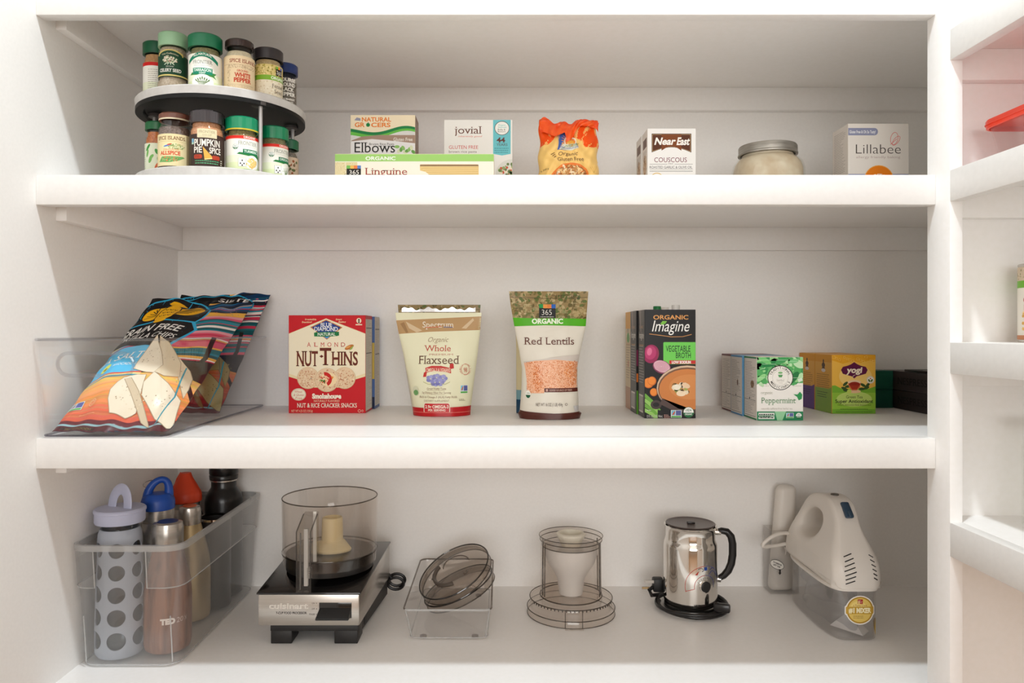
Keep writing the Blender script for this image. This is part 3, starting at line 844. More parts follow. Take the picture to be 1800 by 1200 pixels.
# couscous boxes
def couscous(label, yf, xl, name_front):
    A = None
    if name_front:
        A = setc(Art(37), 1168, 258, 0.1735, 121.5)
        R_(A, 1100, 200, 1700, 1000, (240, 238, 234))
        pts = [(1210, 310), (1602, 310), (1602, 497)] + [(1602 - 392 * k / 14, 497 - 52 * math.sin(PI * k / 14)) for k in range(1, 14)] + [(1210, 495)]
        PL(A, pts, (62, 36, 22)); 
        PL(A, [(1406 + (x - 1406) * 0.965, 396 + (y - 396) * 0.92) for x, y in pts], (214, 180, 130))
        PL(A, [(1406 + (x - 1406) * 0.95, 396 + (y - 396) * 0.88) for x, y in pts], (88, 46, 22))
        PL(A, [(1406 + (x - 1406) * 0.5, 392 + (y - 396) * 0.86) for x, y in pts], (124, 66, 26))
        T(A, 'Near', 1236, 1440, 352, 418, (246, 242, 234), bold=0.035, ital=0.25); T(A, 'East', 1456, 1580, 350, 420, (246, 242, 234), bold=0.035, ital=0.2)
        T(A, 'COUSCOUS', 1236, 1558, 546, 592, (122, 50, 70)); T(A, 'MIX', 1376, 1424, 602, 614, (110, 104, 100))
        LN(A, [(1190, 612), (1365, 612)], 3, (90, 84, 80)); LN(A, [(1436, 612), (1616, 612)], 3, (90, 84, 80))
        T(A, 'ROASTED GARLIC & OLIVE OIL', 1190, 1612, 630, 654, (84, 78, 74))
        LN(A, [(1190, 662), (1616, 662)], 3, (150, 146, 140)); LN(A, [(1190, 682), (1616, 682)], 4, (70, 66, 62))
        RG(A, 1262, 760, 60, 60, 8, (224, 190, 110)); R_(A, 1190, 820, 1616, 1000, (180, 140, 90))
    L = Art(38)
    L.rect(0, 0, 46, 121, (226, 222, 216)); L.rect(8, 92, 40, 108, (110, 84, 74)); L.ell(24, 62, 14, 18, (206, 180, 150)); L.specks(40, L.in_ell(24, 62, 12, 16), [(180, 140, 100), (226, 206, 180)], 1.5, 3)
    L.rect(6, 34, 40, 44, (110, 90, 80)); L.greek(8, 6, 40, 32, (120, 112, 104), 3, 0.8); L.greek(8, 72, 40, 88, (150, 140, 130), 3, 0.8)
    return carton('couscous_box', label, 'couscous box', xl, 0.0832, yf, 0.046, Z2, 0.1215, (236, 234, 230), A, left=L, group=GRP_C)
couscous('white couscous box with brown banner, front of two', 1.28, px_x(1138, 1.28), True)
couscous('white couscous box standing behind the brown-bannered one', 1.329, px_x(1138, 1.28) - 0.0015, False)
# baking mix box
A = setc(Art(39), 1092, 165, 0.2042, 127)
R_(A, 1000, 100, 1700, 1000, (228, 222, 214))
RR(A, 1030, 202, 1342, 263, 28, (140, 144, 172)); T(A, 'Gluten Free & Oh So Tasty!', 1104, 1322, 222, 246, (236, 236, 236), bold=0.02)
T(A, 'Lillabee', 1158, 1532, 338, 416, (70, 62, 58), bold=-0.012)
T(A, 'allergy friendly baking', 1160, 1528, 434, 454, (190, 172, 166))
for cx, cy, rx, ry, rot in ((1478, 290, 30, 52, -12), (1494, 308, 20, 46, -38)):
    LN(A, [(cx + rx * math.cos(t) * math.cos(math.radians(rot)) - ry * math.sin(t) * math.sin(math.radians(-rot)) * -1, cy - rx * math.cos(t) * math.sin(math.radians(rot)) - ry * math.sin(t) * math.cos(math.radians(rot))) for t in [2 * PI * k / 26 for k in range(26)]], 4, (222, 110, 104), closed=True)
LN(A, [(1446, 340), (1500, 292)], 4, (222, 110, 104))
R_(A, 1080, 586, 1640, 598, (140, 144, 180)); R_(A, 1080, 598, 1640, 1000, (206, 200, 194))
E_(A, 1350, 630, 122, 118, (236, 170, 80)); E_(A, 1350, 630, 116, 112, (232, 128, 24))
A.text('PERFECT', *P(A, 1350, 612), 5.6, (246, 240, 226), bold=0.03, arc=20, w=29)
L = side_copy(59, 127, (214, 206, 198), (140, 132, 126), 40)
o = carton('baking_mix_box', 'white baking mix box with orange disc at right end of the upper shelf', 'baking mix box', px_x(1490.5, 1.27), 0.1037, 1.27, 0.059, Z2, 0.127, (224, 217, 208), A, left=L, group=GRP_C)
# ------------------------------------------------------------------ orange and yellow pasta bag
def pouch(fn_center, nu, nv): pass
t = thing('pasta_bag', 'crumpled orange and yellow pasta bag with folded-over top', 'pasta bag', (px_x(1001, 1.30), 1.33, Z2))
rnd = random.Random(5)
W0, H0, D0 = 0.106, 0.142, 0.058
def bag_pt(u, v, sgn=-1, off=0.0):
    """u,v in 0..1 on front (sgn -1) or back (+1) of the soft bag."""
    w = W0 * (1.0 + 0.03 * math.sin(v * 7)) * (1.0 if v < 0.75 else 1.0 + 0.0 * v) * (1.0 - 0.06 * max(0, v - 0.72) / 0.28)
    th = D0 * (0.5 * (1 - max(0, v - 0.62) / 0.38 * 0.72)) * (max(0.0, 1 - abs(2 * u - 1) ** 3.2)) ** 0.55
    cr = 0.0022 * math.sin(u * 23 + v * 17 + math.sin(v * 11) * 2) + 0.0016 * math.sin(u * 41 - v * 29) + (0.003 * math.sin(u * 31 + 1) * max(0, v - 0.6) * 2)
    z = v * H0 + (0.004 * math.sin(u * 9 + 0.8) + 0.003 * math.sin(u * 21)) * max(0, v - 0.5) * 2 + 0.0005
    x = (u - 0.5) * w + 0.002 * math.sin(v * 19) + (0.008 * max(0, u - 0.8) * math.sin(v * PI * 1.3 - 1.1) if v > 0.5 else 0)
    return (x, sgn * (th + cr * (0.3 + th / D0)) + sgn * off, max(z, 0.0005))
mb = MB()
M_YB = paint((244, 196, 110), 0.3)
mb.grid(lambda u, v: bag_pt(u, v, -1, -0.0006), 48, 48, M_YB); mb.grid(lambda u, v: bag_pt(1 - u, v, 1), 36, 36, M_YB)
mb.grid(lambda u, v: (bag_pt(u, 0)[0], bag_pt(u, 0, -1)[1] * (1 - v) + bag_pt(u, 0, 1)[1] * v, 0.0005), 30, 4, M_YB)
A = setc(Art(41, 0.3), 100, 178, 0.176, 142); A.step = 0.02
R_(A, 60, 100, 800, 1100, (246, 204, 122)); 
org = (244, 84, 20)
PL(A, [(60, 100), (800, 100), (800, 470), (690, 440), (560, 446), (500, 380), (400, 290), (290, 270), (230, 360), (180, 420), (60, 440)], org)
PL(A, [(282, 274), (390, 266), (500, 468), (284, 476)], (74, 110, 186))
for k in range(9): LN(A, [(400, 380), (400 + 88 * math.cos(math.radians(40 + k * 22)), 380 - 88 * math.sin(math.radians(40 + k * 22)))], 9, (244, 150, 70))
E_(A, 402, 380, 62, 62, (244, 236, 220)); E_(A, 402, 382, 52, 52, (240, 140, 50)); E_(A, 402, 384, 34, 34, (246, 190, 80))
PL(A, [(300, 470), (330, 410), (420, 392), (470, 420), (500, 470)], (226, 226, 206))
for k in range(4): LN(A, [(320 + k * 12, 470 - k * 16), (400, 430 - k * 10), (480 + k * 3, 440 - k * 8)], 4, (110, 150, 90))
T(A, 'bionaturae', 304, 492, 432, 456, (140, 150, 190), bold=0.02)
T(A, 'Organic', 300, 496, 496, 530, (96, 64, 54), ital=0.1); T(A, 'Gluten Free', 286, 548, 548, 586, (96, 64, 54), ital=0.1)
for k in range(3): LN(A, [(226 + k * 14, 520 + k * 16), (262 + k * 8, 498 + k * 20)], 8, (110, 80, 50))
E_(A, 410, 760, 190, 156, (238, 130, 60)); E_(A, 410, 765, 172, 140, (170, 110, 60)); SPE(A, 410, 730, 150, 100, 80, [(244, 214, 160), (230, 184, 120), (206, 150, 90), (250, 232, 196), (150, 100, 60)], 9, 20, stretch=1.7)
for k in range(4): LN(A, [(640, 700), (600 + k * 22, 640 - k * 6)], 3, (206, 170, 90))
T(A, 'e 340 g', 118, 190, 655, 672, (110, 90, 60), rot=14)
A.lay(mb, lambda u, v, q: bag_pt(min(max(u / (W0 * 1000), 0), 1), min(max(v / (H0 * 1000), 0), 1), -1, q * .001 - 0.00005), clip=(0.2, 0.2, 105.8, 141.8), du=2.0, dv=2.5)
mb.build('bag', t, smooth=70)
M_OF = noisy('orange_film', (238, 70, 14), (250, 100, 34), scale=60, rough=0.26, bump=0.25)
mb = MB()
def flap(u, v, s=1.0):
    x, y, z = bag_pt(0.0 + u, 1.0 - 0.36 * v * (0.6 + 0.4 * math.sin(u * 5 + 0.6)), -1, 0)
    ph = u * 26 + v * 5
    return (x * 1.03 + 0.001, y - 0.004 - 0.0035 * abs(math.sin(ph)) - 0.004 * math.sin(PI * v), z + 0.002 * math.sin(u * 17) * (1 - v) + 0.001)
mb.grid(lambda u, v: flap(0.42 + 0.6 * u * 0.97, v), 40, 14, M_OF)
mb.grid(lambda u, v: flap(0.02 + 0.42 * u, v * 0.55), 24, 8, M_OF)
def roll(u, v):
    a = v * 2 * PI
    x, y, z = bag_pt(min(max(u, 0), 1), 1.0, -1)
    return (x * 1.02, 0.0 + 0.010 * math.cos(a) * (1 + 0.2 * math.sin(u * 23)) - 0.004, z - 0.004 + 0.006 * math.sin(a) * (1 + 0.25 * math.sin(u * 31 + a)) )
mb.grid(roll, 40, 12, M_OF)
mb.build('folded_top', t, smooth=50)
# ------------------------------------------------------------------ storage jar of flour
t = thing('storage_jar', 'squat glass jar of pale flour with silver screw lid', 'jar', (px_x(1351, 1.34), 1.345, Z2))
def sq(p): return lambda a, r, z: r * (1 + p * (0 if r < 0.05 else 1) * (min(1.28, 1 / max(abs(math.cos(a)), abs(math.sin(a)))) - 1) * 0.35)
sqf = lambda a, r, z: r * (1 + (0.10 if r > 0.056 else 0.0) * (1 - math.cos(4 * a)) / 2 * 0.0 + (0.09 * (r - 0.050) / 0.012 if r > 0.050 else 0) * (0.5 - 0.5 * math.cos(4 * a)))
outp = [(0.050, 0), (0.059, 0.005), (0.0605, 0.015), (0.0605, 0.062), (0.058, 0.074), (0.052, 0.083), (0.0475, 0.086), (0.047, 0.098)]
inp = [(max(r - 0.0022, 0), max(z, 0.003)) for r, z in outp]
MB().lathe([(0, 0)] + outp + inp[::-1] + [(0, 0.003)], clear('jar_glass', (0.95, 0.955, 0.94), 0.02), seg=72, fx=sqf).build('glass_body', t)
fl = [(max(r - 0.0027, 0), max(z, 0.0034)) for r, z in outp[:-1]]
MB().lathe([(0, 0.0034)] + fl + [(0.0438, 0.090), (0.03, 0.0915), (0, 0.090)], noisy('flour', (226, 204, 176), (242, 228, 206), scale=45, detail=4, rough=0.95), seg=72, fx=sqf).build('flour_fill', t)
M_ZINC = noisy('brushed_zinc', (158, 154, 146), (184, 180, 172), scale=30, rough=0.42, metal=0.75, stretch=(1, 1, 12))
MB().lathe([(0.0475, 0.0895), (0.0512, 0.0895), (0.0516, 0.091), (0.0512, 0.0925), (0.0502, 0.0935), (0.0502, 0.104), (0.0492, 0.106), (0.044, 0.1065), (0.0435, 0.1058), (0, 0.1058)], M_ZINC, seg=96, fx=lambda a, r, z: r * (1 + (0.006 * math.cos(48 * a) if 0.093 < z < 0.105 and r > 0.0495 else 0))).build('screw_lid', t)
# ------------------------------------------------------------------ see-through bins
def boolean_cut(o, cutter_mb):
    c = cutter_mb.build('cutter', smooth=0)
    c.parent = o.parent; c.location = o.location; c.rotation_euler = o.rotation_euler
    m = o.modifiers.new('cut', 'BOOLEAN'); m.operation = 'DIFFERENCE'; m.object = c; m.solver = 'EXACT'
    bpy.context.view_layer.update()
    me = bpy.data.meshes.new_from_object(o.evaluated_get(bpy.context.evaluated_depsgraph_get()))
    o.modifiers.clear(); old = o.data; o.data = me; me.name = o.name; bpy.data.meshes.remove(old)
    bpy.data.objects.remove(c)
    me.polygons.foreach_set('use_smooth', [True] * len(me.polygons)); me.set_sharp_from_angle(angle=math.radians(38))
def rr_loop(x0, x1, y0, y1, r, z, k=6):
    pts = []
    for cx, cy, a0 in ((x1 - r, y0 + r, -90), (x1 - r, y1 - r, 0), (x0 + r, y1 - r, 90), (x0 + r, y0 + r, 180)):
        for i in range(k + 1):
            a = math.radians(a0 + 90 * i / k)
            pts.append((cx + r * math.cos(a), cy + r * math.sin(a), z))
    return pts
def loft(mb, loops, mat, cap0=False, cap1=False):
    n = len(loops[0]); vs = [p for l in loops for p in l]; fs = []
    for j in range(len(loops) - 1):
        for i in range(n):
            i2 = (i + 1) % n
            fs.append([j * n + i, j * n + i2, (j + 1) * n + i2, (j + 1) * n + i])
    if cap0: fs.append(list(range(n))[::-1])
    if cap1: fs.append([(len(loops) - 1) * n + i for i in range(n)])
    mb.add(vs, fs, mat)
    return mb
def bin_shell(bot, top, z0, z1, r, th, mat, rim=0.0, rim_h=0.004):
    """bot/top = (x0, x1, y0, y1) outside footprints; returns a closed shell with an optional outward rim."""
    mb = MB()
    def L(z, d=0.0):
        t = (z - z0) / (z1 - z0)
        q = [bot[i] + (top[i] - bot[i]) * t for i in range(4)]
        return rr_loop(q[0] + d, q[1] - d, q[2] + d, q[3] - d, max(r - d, 0.001), z)
    loops = [L(z0, 0.002), L(z0 + 0.002)]
    if rim: loops += [L(z1 - rim_h - 0.0005), L(z1 - rim_h, -rim), L(z1, -rim)]
    else: loops += [L(z1)]
    loops += [L(z1, th), L(z0 + th * 1.3, th)]
    return loft(mb, loops, mat, cap0=True, cap1=True)

M_BIN = clear('clear_bin_plastic', (0.993, 0.993, 0.994), 0.03, 1.42, graze=0.28)
M_EDGE = clear('bin_edge_plastic', (0.88, 0.88, 0.89), 0.1, 1.7)
bx, by = -0.575, 1.30
t = thing('clear_bin', 'clear plastic bin with slot handle holding two chip bags', 'storage bin', (bx, by, Z3))
def rel(q): return (q[0] - bx, q[1] - bx, q[2] - by, q[3] - by)
bb, bt = rel((-0.6655, -0.485, 1.080, 1.532)), rel((-0.6705, -0.4805, 1.068, 1.534))
z0, z1 = 0.0015, 0.143
sh = bin_shell(bb, bt, z0, z1, 0.010, 0.0026, M_BIN, 0.0012).build('bin_body', t)
# slot handle cut through the front wall, with its rounded rim
sx0, sx1, sz0, sz1 = px_x(108, 1.075) - bx, px_x(234, 1.075) - bx, px_z(656, 1.075) - Z3, px_z(624, 1.075) - Z3
rr = (sz1 - sz0) / 2 - 0.0005
slot = [(p[0], p[1]) for p in rr_loop(sx0, sx1, sz0, sz1, rr, 0)]
cm = MB(); cm.prism([(p[0], p[1]) for p in slot], -0.02, 0.02, M_BIN, Matrix.Translation((0, bb[2] - 0.004, 0)) @ Matrix.Rotation(PI / 2, 4, 'X'))
boolean_cut(sh, cm)
yf_ = lambda z: bb[2] + (bt[2] - bb[2]) * (z - z0) / (z1 - z0)
MB().tube([(p[0], yf_(p[1]) - 0.0002, p[1]) for p in [(q[0], q[1]) for q in rr_loop(sx0 - 0.003, sx1 + 0.003, sz0 - 0.003, sz1 + 0.003, rr + 0.003, 0)]], 0.0026, M_EDGE, seg=8, closed=True).build('handle_rim', t)
MB().tube([(x, y, z1) for x, y, _ in rr_loop(bt[0] + 0.0003, bt[1] - 0.0003, bt[2] + 0.0003, bt[3] - 0.0003, 0.0105, 0)], 0.0021, M_EDGE, seg=8, closed=True).build('rim', t)
MB().tube([(x, y, 0.0035) for x, y, _ in rr_loop(bb[0] + 0.001, bb[1] - 0.001, bb[2] + 0.001, bb[3] - 0.001, 0.010, 0)], 0.0016, clear('bin_base_edge', (0.56, 0.55, 0.59), 0.1, 1.6), seg=6, closed=True).build('base_edge', t)

# ------------------------------------------------------------------ pillow bags of chips
def lerp3(a, b, t): return Vector(a) * (1 - t) + Vector(b) * t
def chip_bag(name, label, BL, BR, TL, TR, W, H, art, bulge, seed, back_col):
    o = (Vector(BL) + Vector(BR)) / 2
    org_ = Vector((o.x, o.y, o.z))
    t = thing(name, label, 'chip bag', org_)
    ex = (Vector(BR) - Vector(BL)).normalized(); ey = ((Vector(TL) + Vector(TR)) / 2 - o).normalized()
    nrm = ey.cross(ex).normalized()
    if nrm.y > 0: nrm = -nrm
    R = random.Random(seed); ph = [R.uniform(0, 6) for _ in range(8)]
    def surf(u, v, sgn, off=0.0):
        u = min(max(u, 0), 1); v = min(max(v, 0), 1)
        p = lerp3(lerp3(BL, BR, u), lerp3(TL, TR, u), v)
        eu = max(0.0, 1 - abs(2 * u - 1) ** 2.6)
        vv = min(max((v - 0.055) / 0.89, 0), 1)
        ev = max(0.0, 1 - abs(2 * vv - 1) ** 3.0)
        th = bulge * eu * ev * (1.12 - 0.3 * v)
        # puckers run in from the two crimped ends and fade towards the belly
        end = math.exp(-vv * 7) + math.exp(-(1 - vv) * 7)
        wr = 0.0017 * math.sin(u * 30 + ph[0] + 2 * math.sin(v * 9 + ph[1])) * end + 0.0022 * math.sin(u * 13 + v * 10 + ph[2]) * eu + 0.0009 * math.sin(u * 27 - v * 23 + ph[3]) * eu
        side = 0.0012 * math.sin(v * 40 + ph[4]) * math.exp(-min(u, 1 - u) * 14)
        wave = 0.005 * math.sin(u * 7 + ph[5]) * (math.exp(-v * 14) + math.exp(-(1 - v) * 14))
        d = th * sgn + wr * 0.9 + side + wave
        q = p + nrm * (d + off * sgn)
        if q.z < Z3 + 0.0055: q.z = Z3 + 0.0055 + 0.1 * max(0, off)
        return q - org_
    mb = MB()
    mf = paint((60, 50, 46), 0.28)
    mb.grid(lambda u, v: surf(u, v, 1, -0.0004), 54, 72, mf); mb.grid(lambda u, v: surf(1 - u, v, -1, 0.0002), 54, 72, paint(back_col, 0.3))
    art.h += 0.5
    art.lay(mb, lambda u, v, q: surf(u / W, v / H, 1, q * .001), clip=(0.3, 0.3, W - 0.3, H - 0.3), du=2.5, dv=3.0)
    mb.build('film', t, smooth=75)
    return t
def serape(A, u0, u1, v0, v1, cols, seed=1, skew=0.35):
    """Stack of slanting woven stripes."""
    R = random.Random(seed); v = v0; first = True
    while v < v1:
        h = R.uniform(1.6, 6.5); c = cols[R.randrange(len(cols))]
        A.poly([(u0, v - u0 * skew), (u1, v - u1 * skew), (u1, v + h - u1 * skew), (u0, v + h - u0 * skew)], c, keep=not first); first = False
        v += h
def chips_art(A, cols, dk, sx=1.0):
    def tri(pts, c): 
        A.poly(pts, c); A.line(pts, 1.0, dk, closed=True)
        mu = sum(p[0] for p in pts) / len(pts); mv = sum(p[1] for p in pts) / len(pts)
        A.specks(22, A.in_ell(mu, mv, 14, 18), [dk, cols[1]], 0.5, 1.3)
    tri([(134, 134), (159, 114), (168, 101), (171, 80), (171, 62), (150, 95)], cols[1])
    tri([(80, 185), (102, 168), (118, 151), (141, 124), (151, 97), (130, 92), (113, 97), (112, 118), (98, 144)], cols[1])
    tri([(63, 51), (60, 66), (64, 80), (70, 89), (88, 96), (102, 94), (108, 64), (112, 33), (98, 26), (73, 31)], cols[0])
    tri([(75, 188), (84, 170), (104, 141), (120, 112), (113, 95), (75, 107), (73, 130)], cols[0])
    tri([(105, 79), (114, 97), (142, 80), (170, 57), (175, 34), (182, 5), (173, 6), (145, 24), (111, 58)], cols[0])
    tri([(72, 86), (81, 89), (104, 64), (127, 33), (142, 11), (126, 19), (92, 62)], cols[2])
def siete(seed, cols, dk, panel, name_txt, seal_cols, low):
    A = Art(seed, 0.28)
    A.h = 0.1; A.step = 0.018
    A.rect(-20, 0, 200, 340, (24, 22, 24))
    # lower body stripes
    n = 30
    for k in range(n):
        v = 14 + k * (86 / n)
        tt_ = k / n
        a, b = low
        c = tuple(int(a[i] + (b[i] - a[i]) * tt_ + A.R.uniform(-14, 14)) for i in range(3))
        A.rect(-20, v, 200, v + 86 / n + 0.3, tuple(min(250, max(0, q)) for q in c), keep=k > 0)
    A.rect(-20, 0, 200, 12, (84, 30, 40)); A.rect(-20, 12, 200, 16, (150, 190, 196)); A.rect(-20, 16, 200, 22, (110, 40, 48))
    A.rect(10, 3, 60, 9, (50, 36, 34)); A.text('SIETE FOODS', 36, 4, 4, (150, 120, 60), w=40)
    # side weave on the right
    serape(A, 84, 190, 84, 245, [(214, 84, 110), (226, 150, 160), (196, 50, 80), (236, 226, 220), (230, 170, 70), (20, 108, 116), (14, 84, 92), (30, 130, 150)], seed, -0.35)
    serape(A, 96, 190, 222, 330, [(14, 92, 150), (10, 64, 110), (8, 52, 92), (20, 120, 180), (196, 40, 70), (240, 236, 230), (22, 30, 44), (16, 84, 110), (240, 180, 70)], seed + 5, -0.3)
    A.line([(186, 60), (158, 100), (166, 150), (160, 200)], 7, (26, 24, 26))
    # light blue panel
    A.rect(-20, 98, 90, 186, panel)
    for k, c in enumerate([(50, 150, 170), (240, 220, 150), (214, 96, 70)]): A.rect(-20, 94 + k * 3, 90, 97 + k * 3, c, keep=k > 0)
    for k, c in enumerate([(170, 60, 84), (104, 186, 222), (240, 212, 130), (226, 130, 80), (80, 170, 214)]): A.rect(-20, 170 + k * 3.4, 86, 173.4 + k * 3.4, c, keep=k > 0)
    W_ = (240, 240, 236)
    A.text(name_txt, 30, 136, 15, W_, serif=True, w=84, ital=0.12)
    A.text('WITH', -2, 120, 5, W_, w=14); A.text('AVOCADO OIL', 56, 120, 5.4, W_, w=44, ital=0.1)
    A.ell(23, 121, 6.5, 10, (214, 220, 110), rot=-14); A.ell(23, 119, 3, 3.6, (150, 130, 60))
    # black title shape with cyan outline and round top
    cy = (52, 170, 214)
    A.ell(52, 262, 70, 62, cy); A.ell(52, 262, 66.5, 58.5, (22, 20, 22))
    A.poly([(-20, 196), (104, 150), (128, 210), (112, 236), (-20, 244)], cy); A.poly([(-20, 188), (100, 156), (123, 209), (108, 232), (-20, 240)], (24, 22, 24))
    A.poly([(-20, 186), (92, 160), (104, 178), (-20, 200)], (24, 22, 24))
    A.text('GRAIN FREE', 44, 208, 17.5, (232, 230, 226), w=112, bold=0.015, ital=0.1, rot=-7)
    A.text('TORTILLA CHIPS', 44, 190, 12.5, (232, 230, 226), w=116, bold=0.0, ital=0.1, rot=-10)
    ye = (244, 182, 24); bk = (22, 20, 22)
    # spread-winged bird emblem
    bv = lambda v: 246 + (v - 246) * 1.32
    A.ell(30, bv(264), 21, 23, ye, rot=24); A.ell(80, bv(271), 25, 21, ye, rot=22); A.ell(52, bv(262), 17, 31, ye); A.ell(52, bv(240), 10, 8, ye)
    A.poly([(u, bv(v)) for u, v in ((48, 282), (66, 290), (58, 293), (40, 296), (34, 293), (52, 289), (44, 284))], ye)
    for k in range(6): A.line([(36 - k * 1.0, bv(256 + k * 2)), (14 + k * 2.4, bv(256 + k * 5.2))], 1.5, bk)
    for k in range(7): A.line([(68 + k * 0.6, bv(258 + k * 3)), (86 + k * 2.6, bv(262 + k * 3.6))], 1.6, bk)
    A.line([(38, bv(246)), (37, bv(268)), (42, bv(284))], 1.8, bk); A.line([(67, bv(248)), (67, bv(268)), (60, bv(284))], 1.8, bk)
    for r_ in range(3):
        for k in range(3):
            u, v = 45 + k * 7, bv(252 + r_ * 9)
            A.line([(u - 2.4, v + 2.6), (u, v - 1.2), (u + 2.4, v + 2.6)], 1.6, bk)
    chips_art(A, cols, dk)
    A.line([(150, 12), (160, 60), (152, 118)], 2.2, (40, 150, 170))
    verified(A, 2, 40, 22, 15); A.ring(40, 48, 5, 5.6, 0.9, (240, 190, 150)); A.ring(40, 48, 2.6, 3, 0.9, (240, 190, 150)); A.greek(26, 26, 60, 32, (230, 160, 120), 4, 1.2)
    return A
A = siete(51, [(236, 224, 200), (224, 208, 178), (210, 192, 162)], (176, 156, 126), (96, 188, 230), 'SEA SALT', None, ((214, 92, 62), (246, 196, 110)))
chip_bag('chip_bag', 'front chip bag with yellow bird emblem and light blue panel, leaning in the clear bin', (-.660, 1.098, Z3 + .005), (-.490, 1.102, Z3 + .005), (-.604, 1.295, ZC + .054), (-.487, 1.472, ZC + .055), 180, 322, A, 0.030, 3, (30, 60, 80))
A = siete(52, [(172, 156, 104), (156, 138, 86), (136, 118, 72)], (104, 90, 52), (120, 180, 120), 'JALAPENO', None, ((150, 40, 40), (200, 120, 60)))
A.ell(74, 276, 84, 38, (22, 20, 22)); A.ring(74, 276, 84, 38, 3, (40, 160, 200)); A.text('SIETE', 112, 291, 11, (236, 234, 230), w=64, bold=0.02, rot=-4)
chip_bag('chip_bag', 'second chip bag behind, with olive-coloured chips pictured on its film', (-.654, 1.350, Z3 + .005), (-.512, 1.356, Z3 + .005), (-.622, 1.455, ZC + .070), (-.470, 1.522, ZC + .076), 180, 318, A, 0.027, 9, (24, 60, 90))

# ------------------------------------------------------------------ cracker boxes
GRP_M = 'packets on the middle shelf'
k = 0.17026
A = setc(Art(53), 45, 57, k, 185.2)
rd, cr = (200, 18, 30), (244, 234, 206)
R_(A, 0, 0, 1000, 1300, rd)
PL(A, [(45, 262), (462, 92), (902, 262), (902, 736), (770, 775), (620, 860), (330, 860), (165, 775), (45, 738)], (236, 220, 176))
PL(A, [(45, 268), (462, 98), (902, 268), (902, 700), (770, 742), (500, 800), (165, 745), (45, 703)], cr)
T(A, 'Irresistible', 228, 352, 94, 112, (240, 214, 170), ital=0.2, bold=0.02); T(A, 'Snacking!', 192, 302, 124, 142, (240, 214, 170), ital=0.2, bold=0.02)
T(A, 'Smart', 568, 636, 94, 112, (240, 214, 170), ital=0.2, bold=0.02); T(A, 'Eating', 600, 680, 122, 140, (240, 214, 170), ital=0.2, bold=0.02)
E_(A, 826, 118, 28, 30, (238, 226, 196)); E_(A, 826, 110, 9, 12, (30, 28, 26)); R_(A, 818, 124, 834, 142, (30, 28, 26)); R_(A, 790, 156, 862, 168, (238, 226, 196))
PL(A, [(286, 190), (462, 106), (644, 192), (470, 328)], (196, 120, 50)); PL(A, [(304, 192), (462, 116), (626, 194), (470, 318)], (26, 60, 140)); PL(A, [(390, 262), (548, 262), (470, 318)], (70, 150, 210))
T(A, 'BLUE', 402, 528, 142, 184, (244, 246, 248), serif=True, bold=0.02); T(A, 'DIAMOND', 332, 592, 188, 232, (244, 246, 248), serif=True, bold=0.02)
PL(A, [(328, 252), (360, 244), (606, 240), (606, 282), (584, 288), (470, 296), (330, 292)], (20, 120, 64)); T(A, 'NATURAL', 366, 566, 252, 284, (236, 244, 232), serif=True, bold=0.02)
x = 248
for ch in 'ALMOND':
    T(A, ch, x, x + 46, 360, 406, (200, 70, 66), serif=True); x += 76
E_(A, 720, 412, 54, 22, (190, 110, 44), rot=24); E_(A, 708, 410, 30, 9, (226, 160, 84), rot=24); PL(A, [(735, 420), (768, 388), (752, 432), (716, 448)], (150, 180, 80))
nb = (108, 40, 22)
for dx, dy, c, bo in ((-2, 0, (246, 232, 196), 0.07), (0, 0, nb, 0.02)):
    T(A, 'NUT', 130 + dx, 372 + dx, 460 + dy, 618 + dy, c, serif=bo < 0.05, bold=bo); T(A, 'T', 392 + dx, 520 + dx, 424 + dy, 606 + dy, c, serif=bo < 0.05, bold=bo); T(A, 'HINS', 520 + dx, 816 + dx, 466 + dy, 610 + dy, c, serif=bo < 0.05, bold=bo)
for xa, xb, ya in ((130, 372, 470), (400, 512, 436), (520, 816, 474)): pass
PL(A, [(388, 514), (412, 496), (434, 514), (412, 530)], nb)
def cracker(x, y, r):
    E_(A, x, y, r, r, (206, 176, 136)); E_(A, x, y - 2, r - 4, r - 4, (232, 204, 168)); SPE(A, x, y, r * 0.86, r * 0.86, 130, [(214, 166, 128), (246, 226, 196), (196, 130, 96), (222, 186, 146)], 3, 9)
cracker(262, 754, 122); cracker(668, 754, 122); cracker(472, 776, 134)
E_(A, 490, 770, 92, 78, (246, 222, 176)); RG(A, 450, 768, 58, 60, 40, (204, 30, 24), a0=-66, a1=100); SPE(A, 446, 770, 50, 42, 40, [(246, 180, 140), (250, 226, 190), (236, 110, 80)], 5, 11); SPE(A, 420, 784, 28, 18, 18, [(110, 150, 60), (150, 180, 90)], 5, 10); PL(A, [(516, 730), (548, 742), (530, 770)], (232, 140, 60))
E_(A, 158, 936, 82, 68, (240, 232, 210)); RG(A, 158, 936, 76, 62, 4, (200, 170, 130))
T(A, 'Wheat', 110, 196, 892, 918, (206, 110, 96), ital=0.2); T(A, '& Gluten', 100, 216, 928, 954, (206, 110, 96), ital=0.2); T(A, 'Free', 122, 194, 962, 988, (206, 110, 96), ital=0.2)
wh = (248, 240, 222)
T(A, 'Smokehouse', 308, 632, 930, 980, wh, bold=0.06); T(A, 'NATURALLY FLAVORED', 328, 612, 996, 1020, (238, 210, 180)); T(A, 'NUT & RICE CRACKER SNACKS', 140, 804, 1034, 1080, wh, serif=True, bold=0.01)
T(A, 'NET WT 4.25 OZ (120.5g)', 78, 314, 1106, 1132, (240, 200, 170)); RG(A, 832, 1118, 14, 14, 4, (240, 210, 190)); RG(A, 866, 1118, 9, 11, 3, (240, 210, 190))
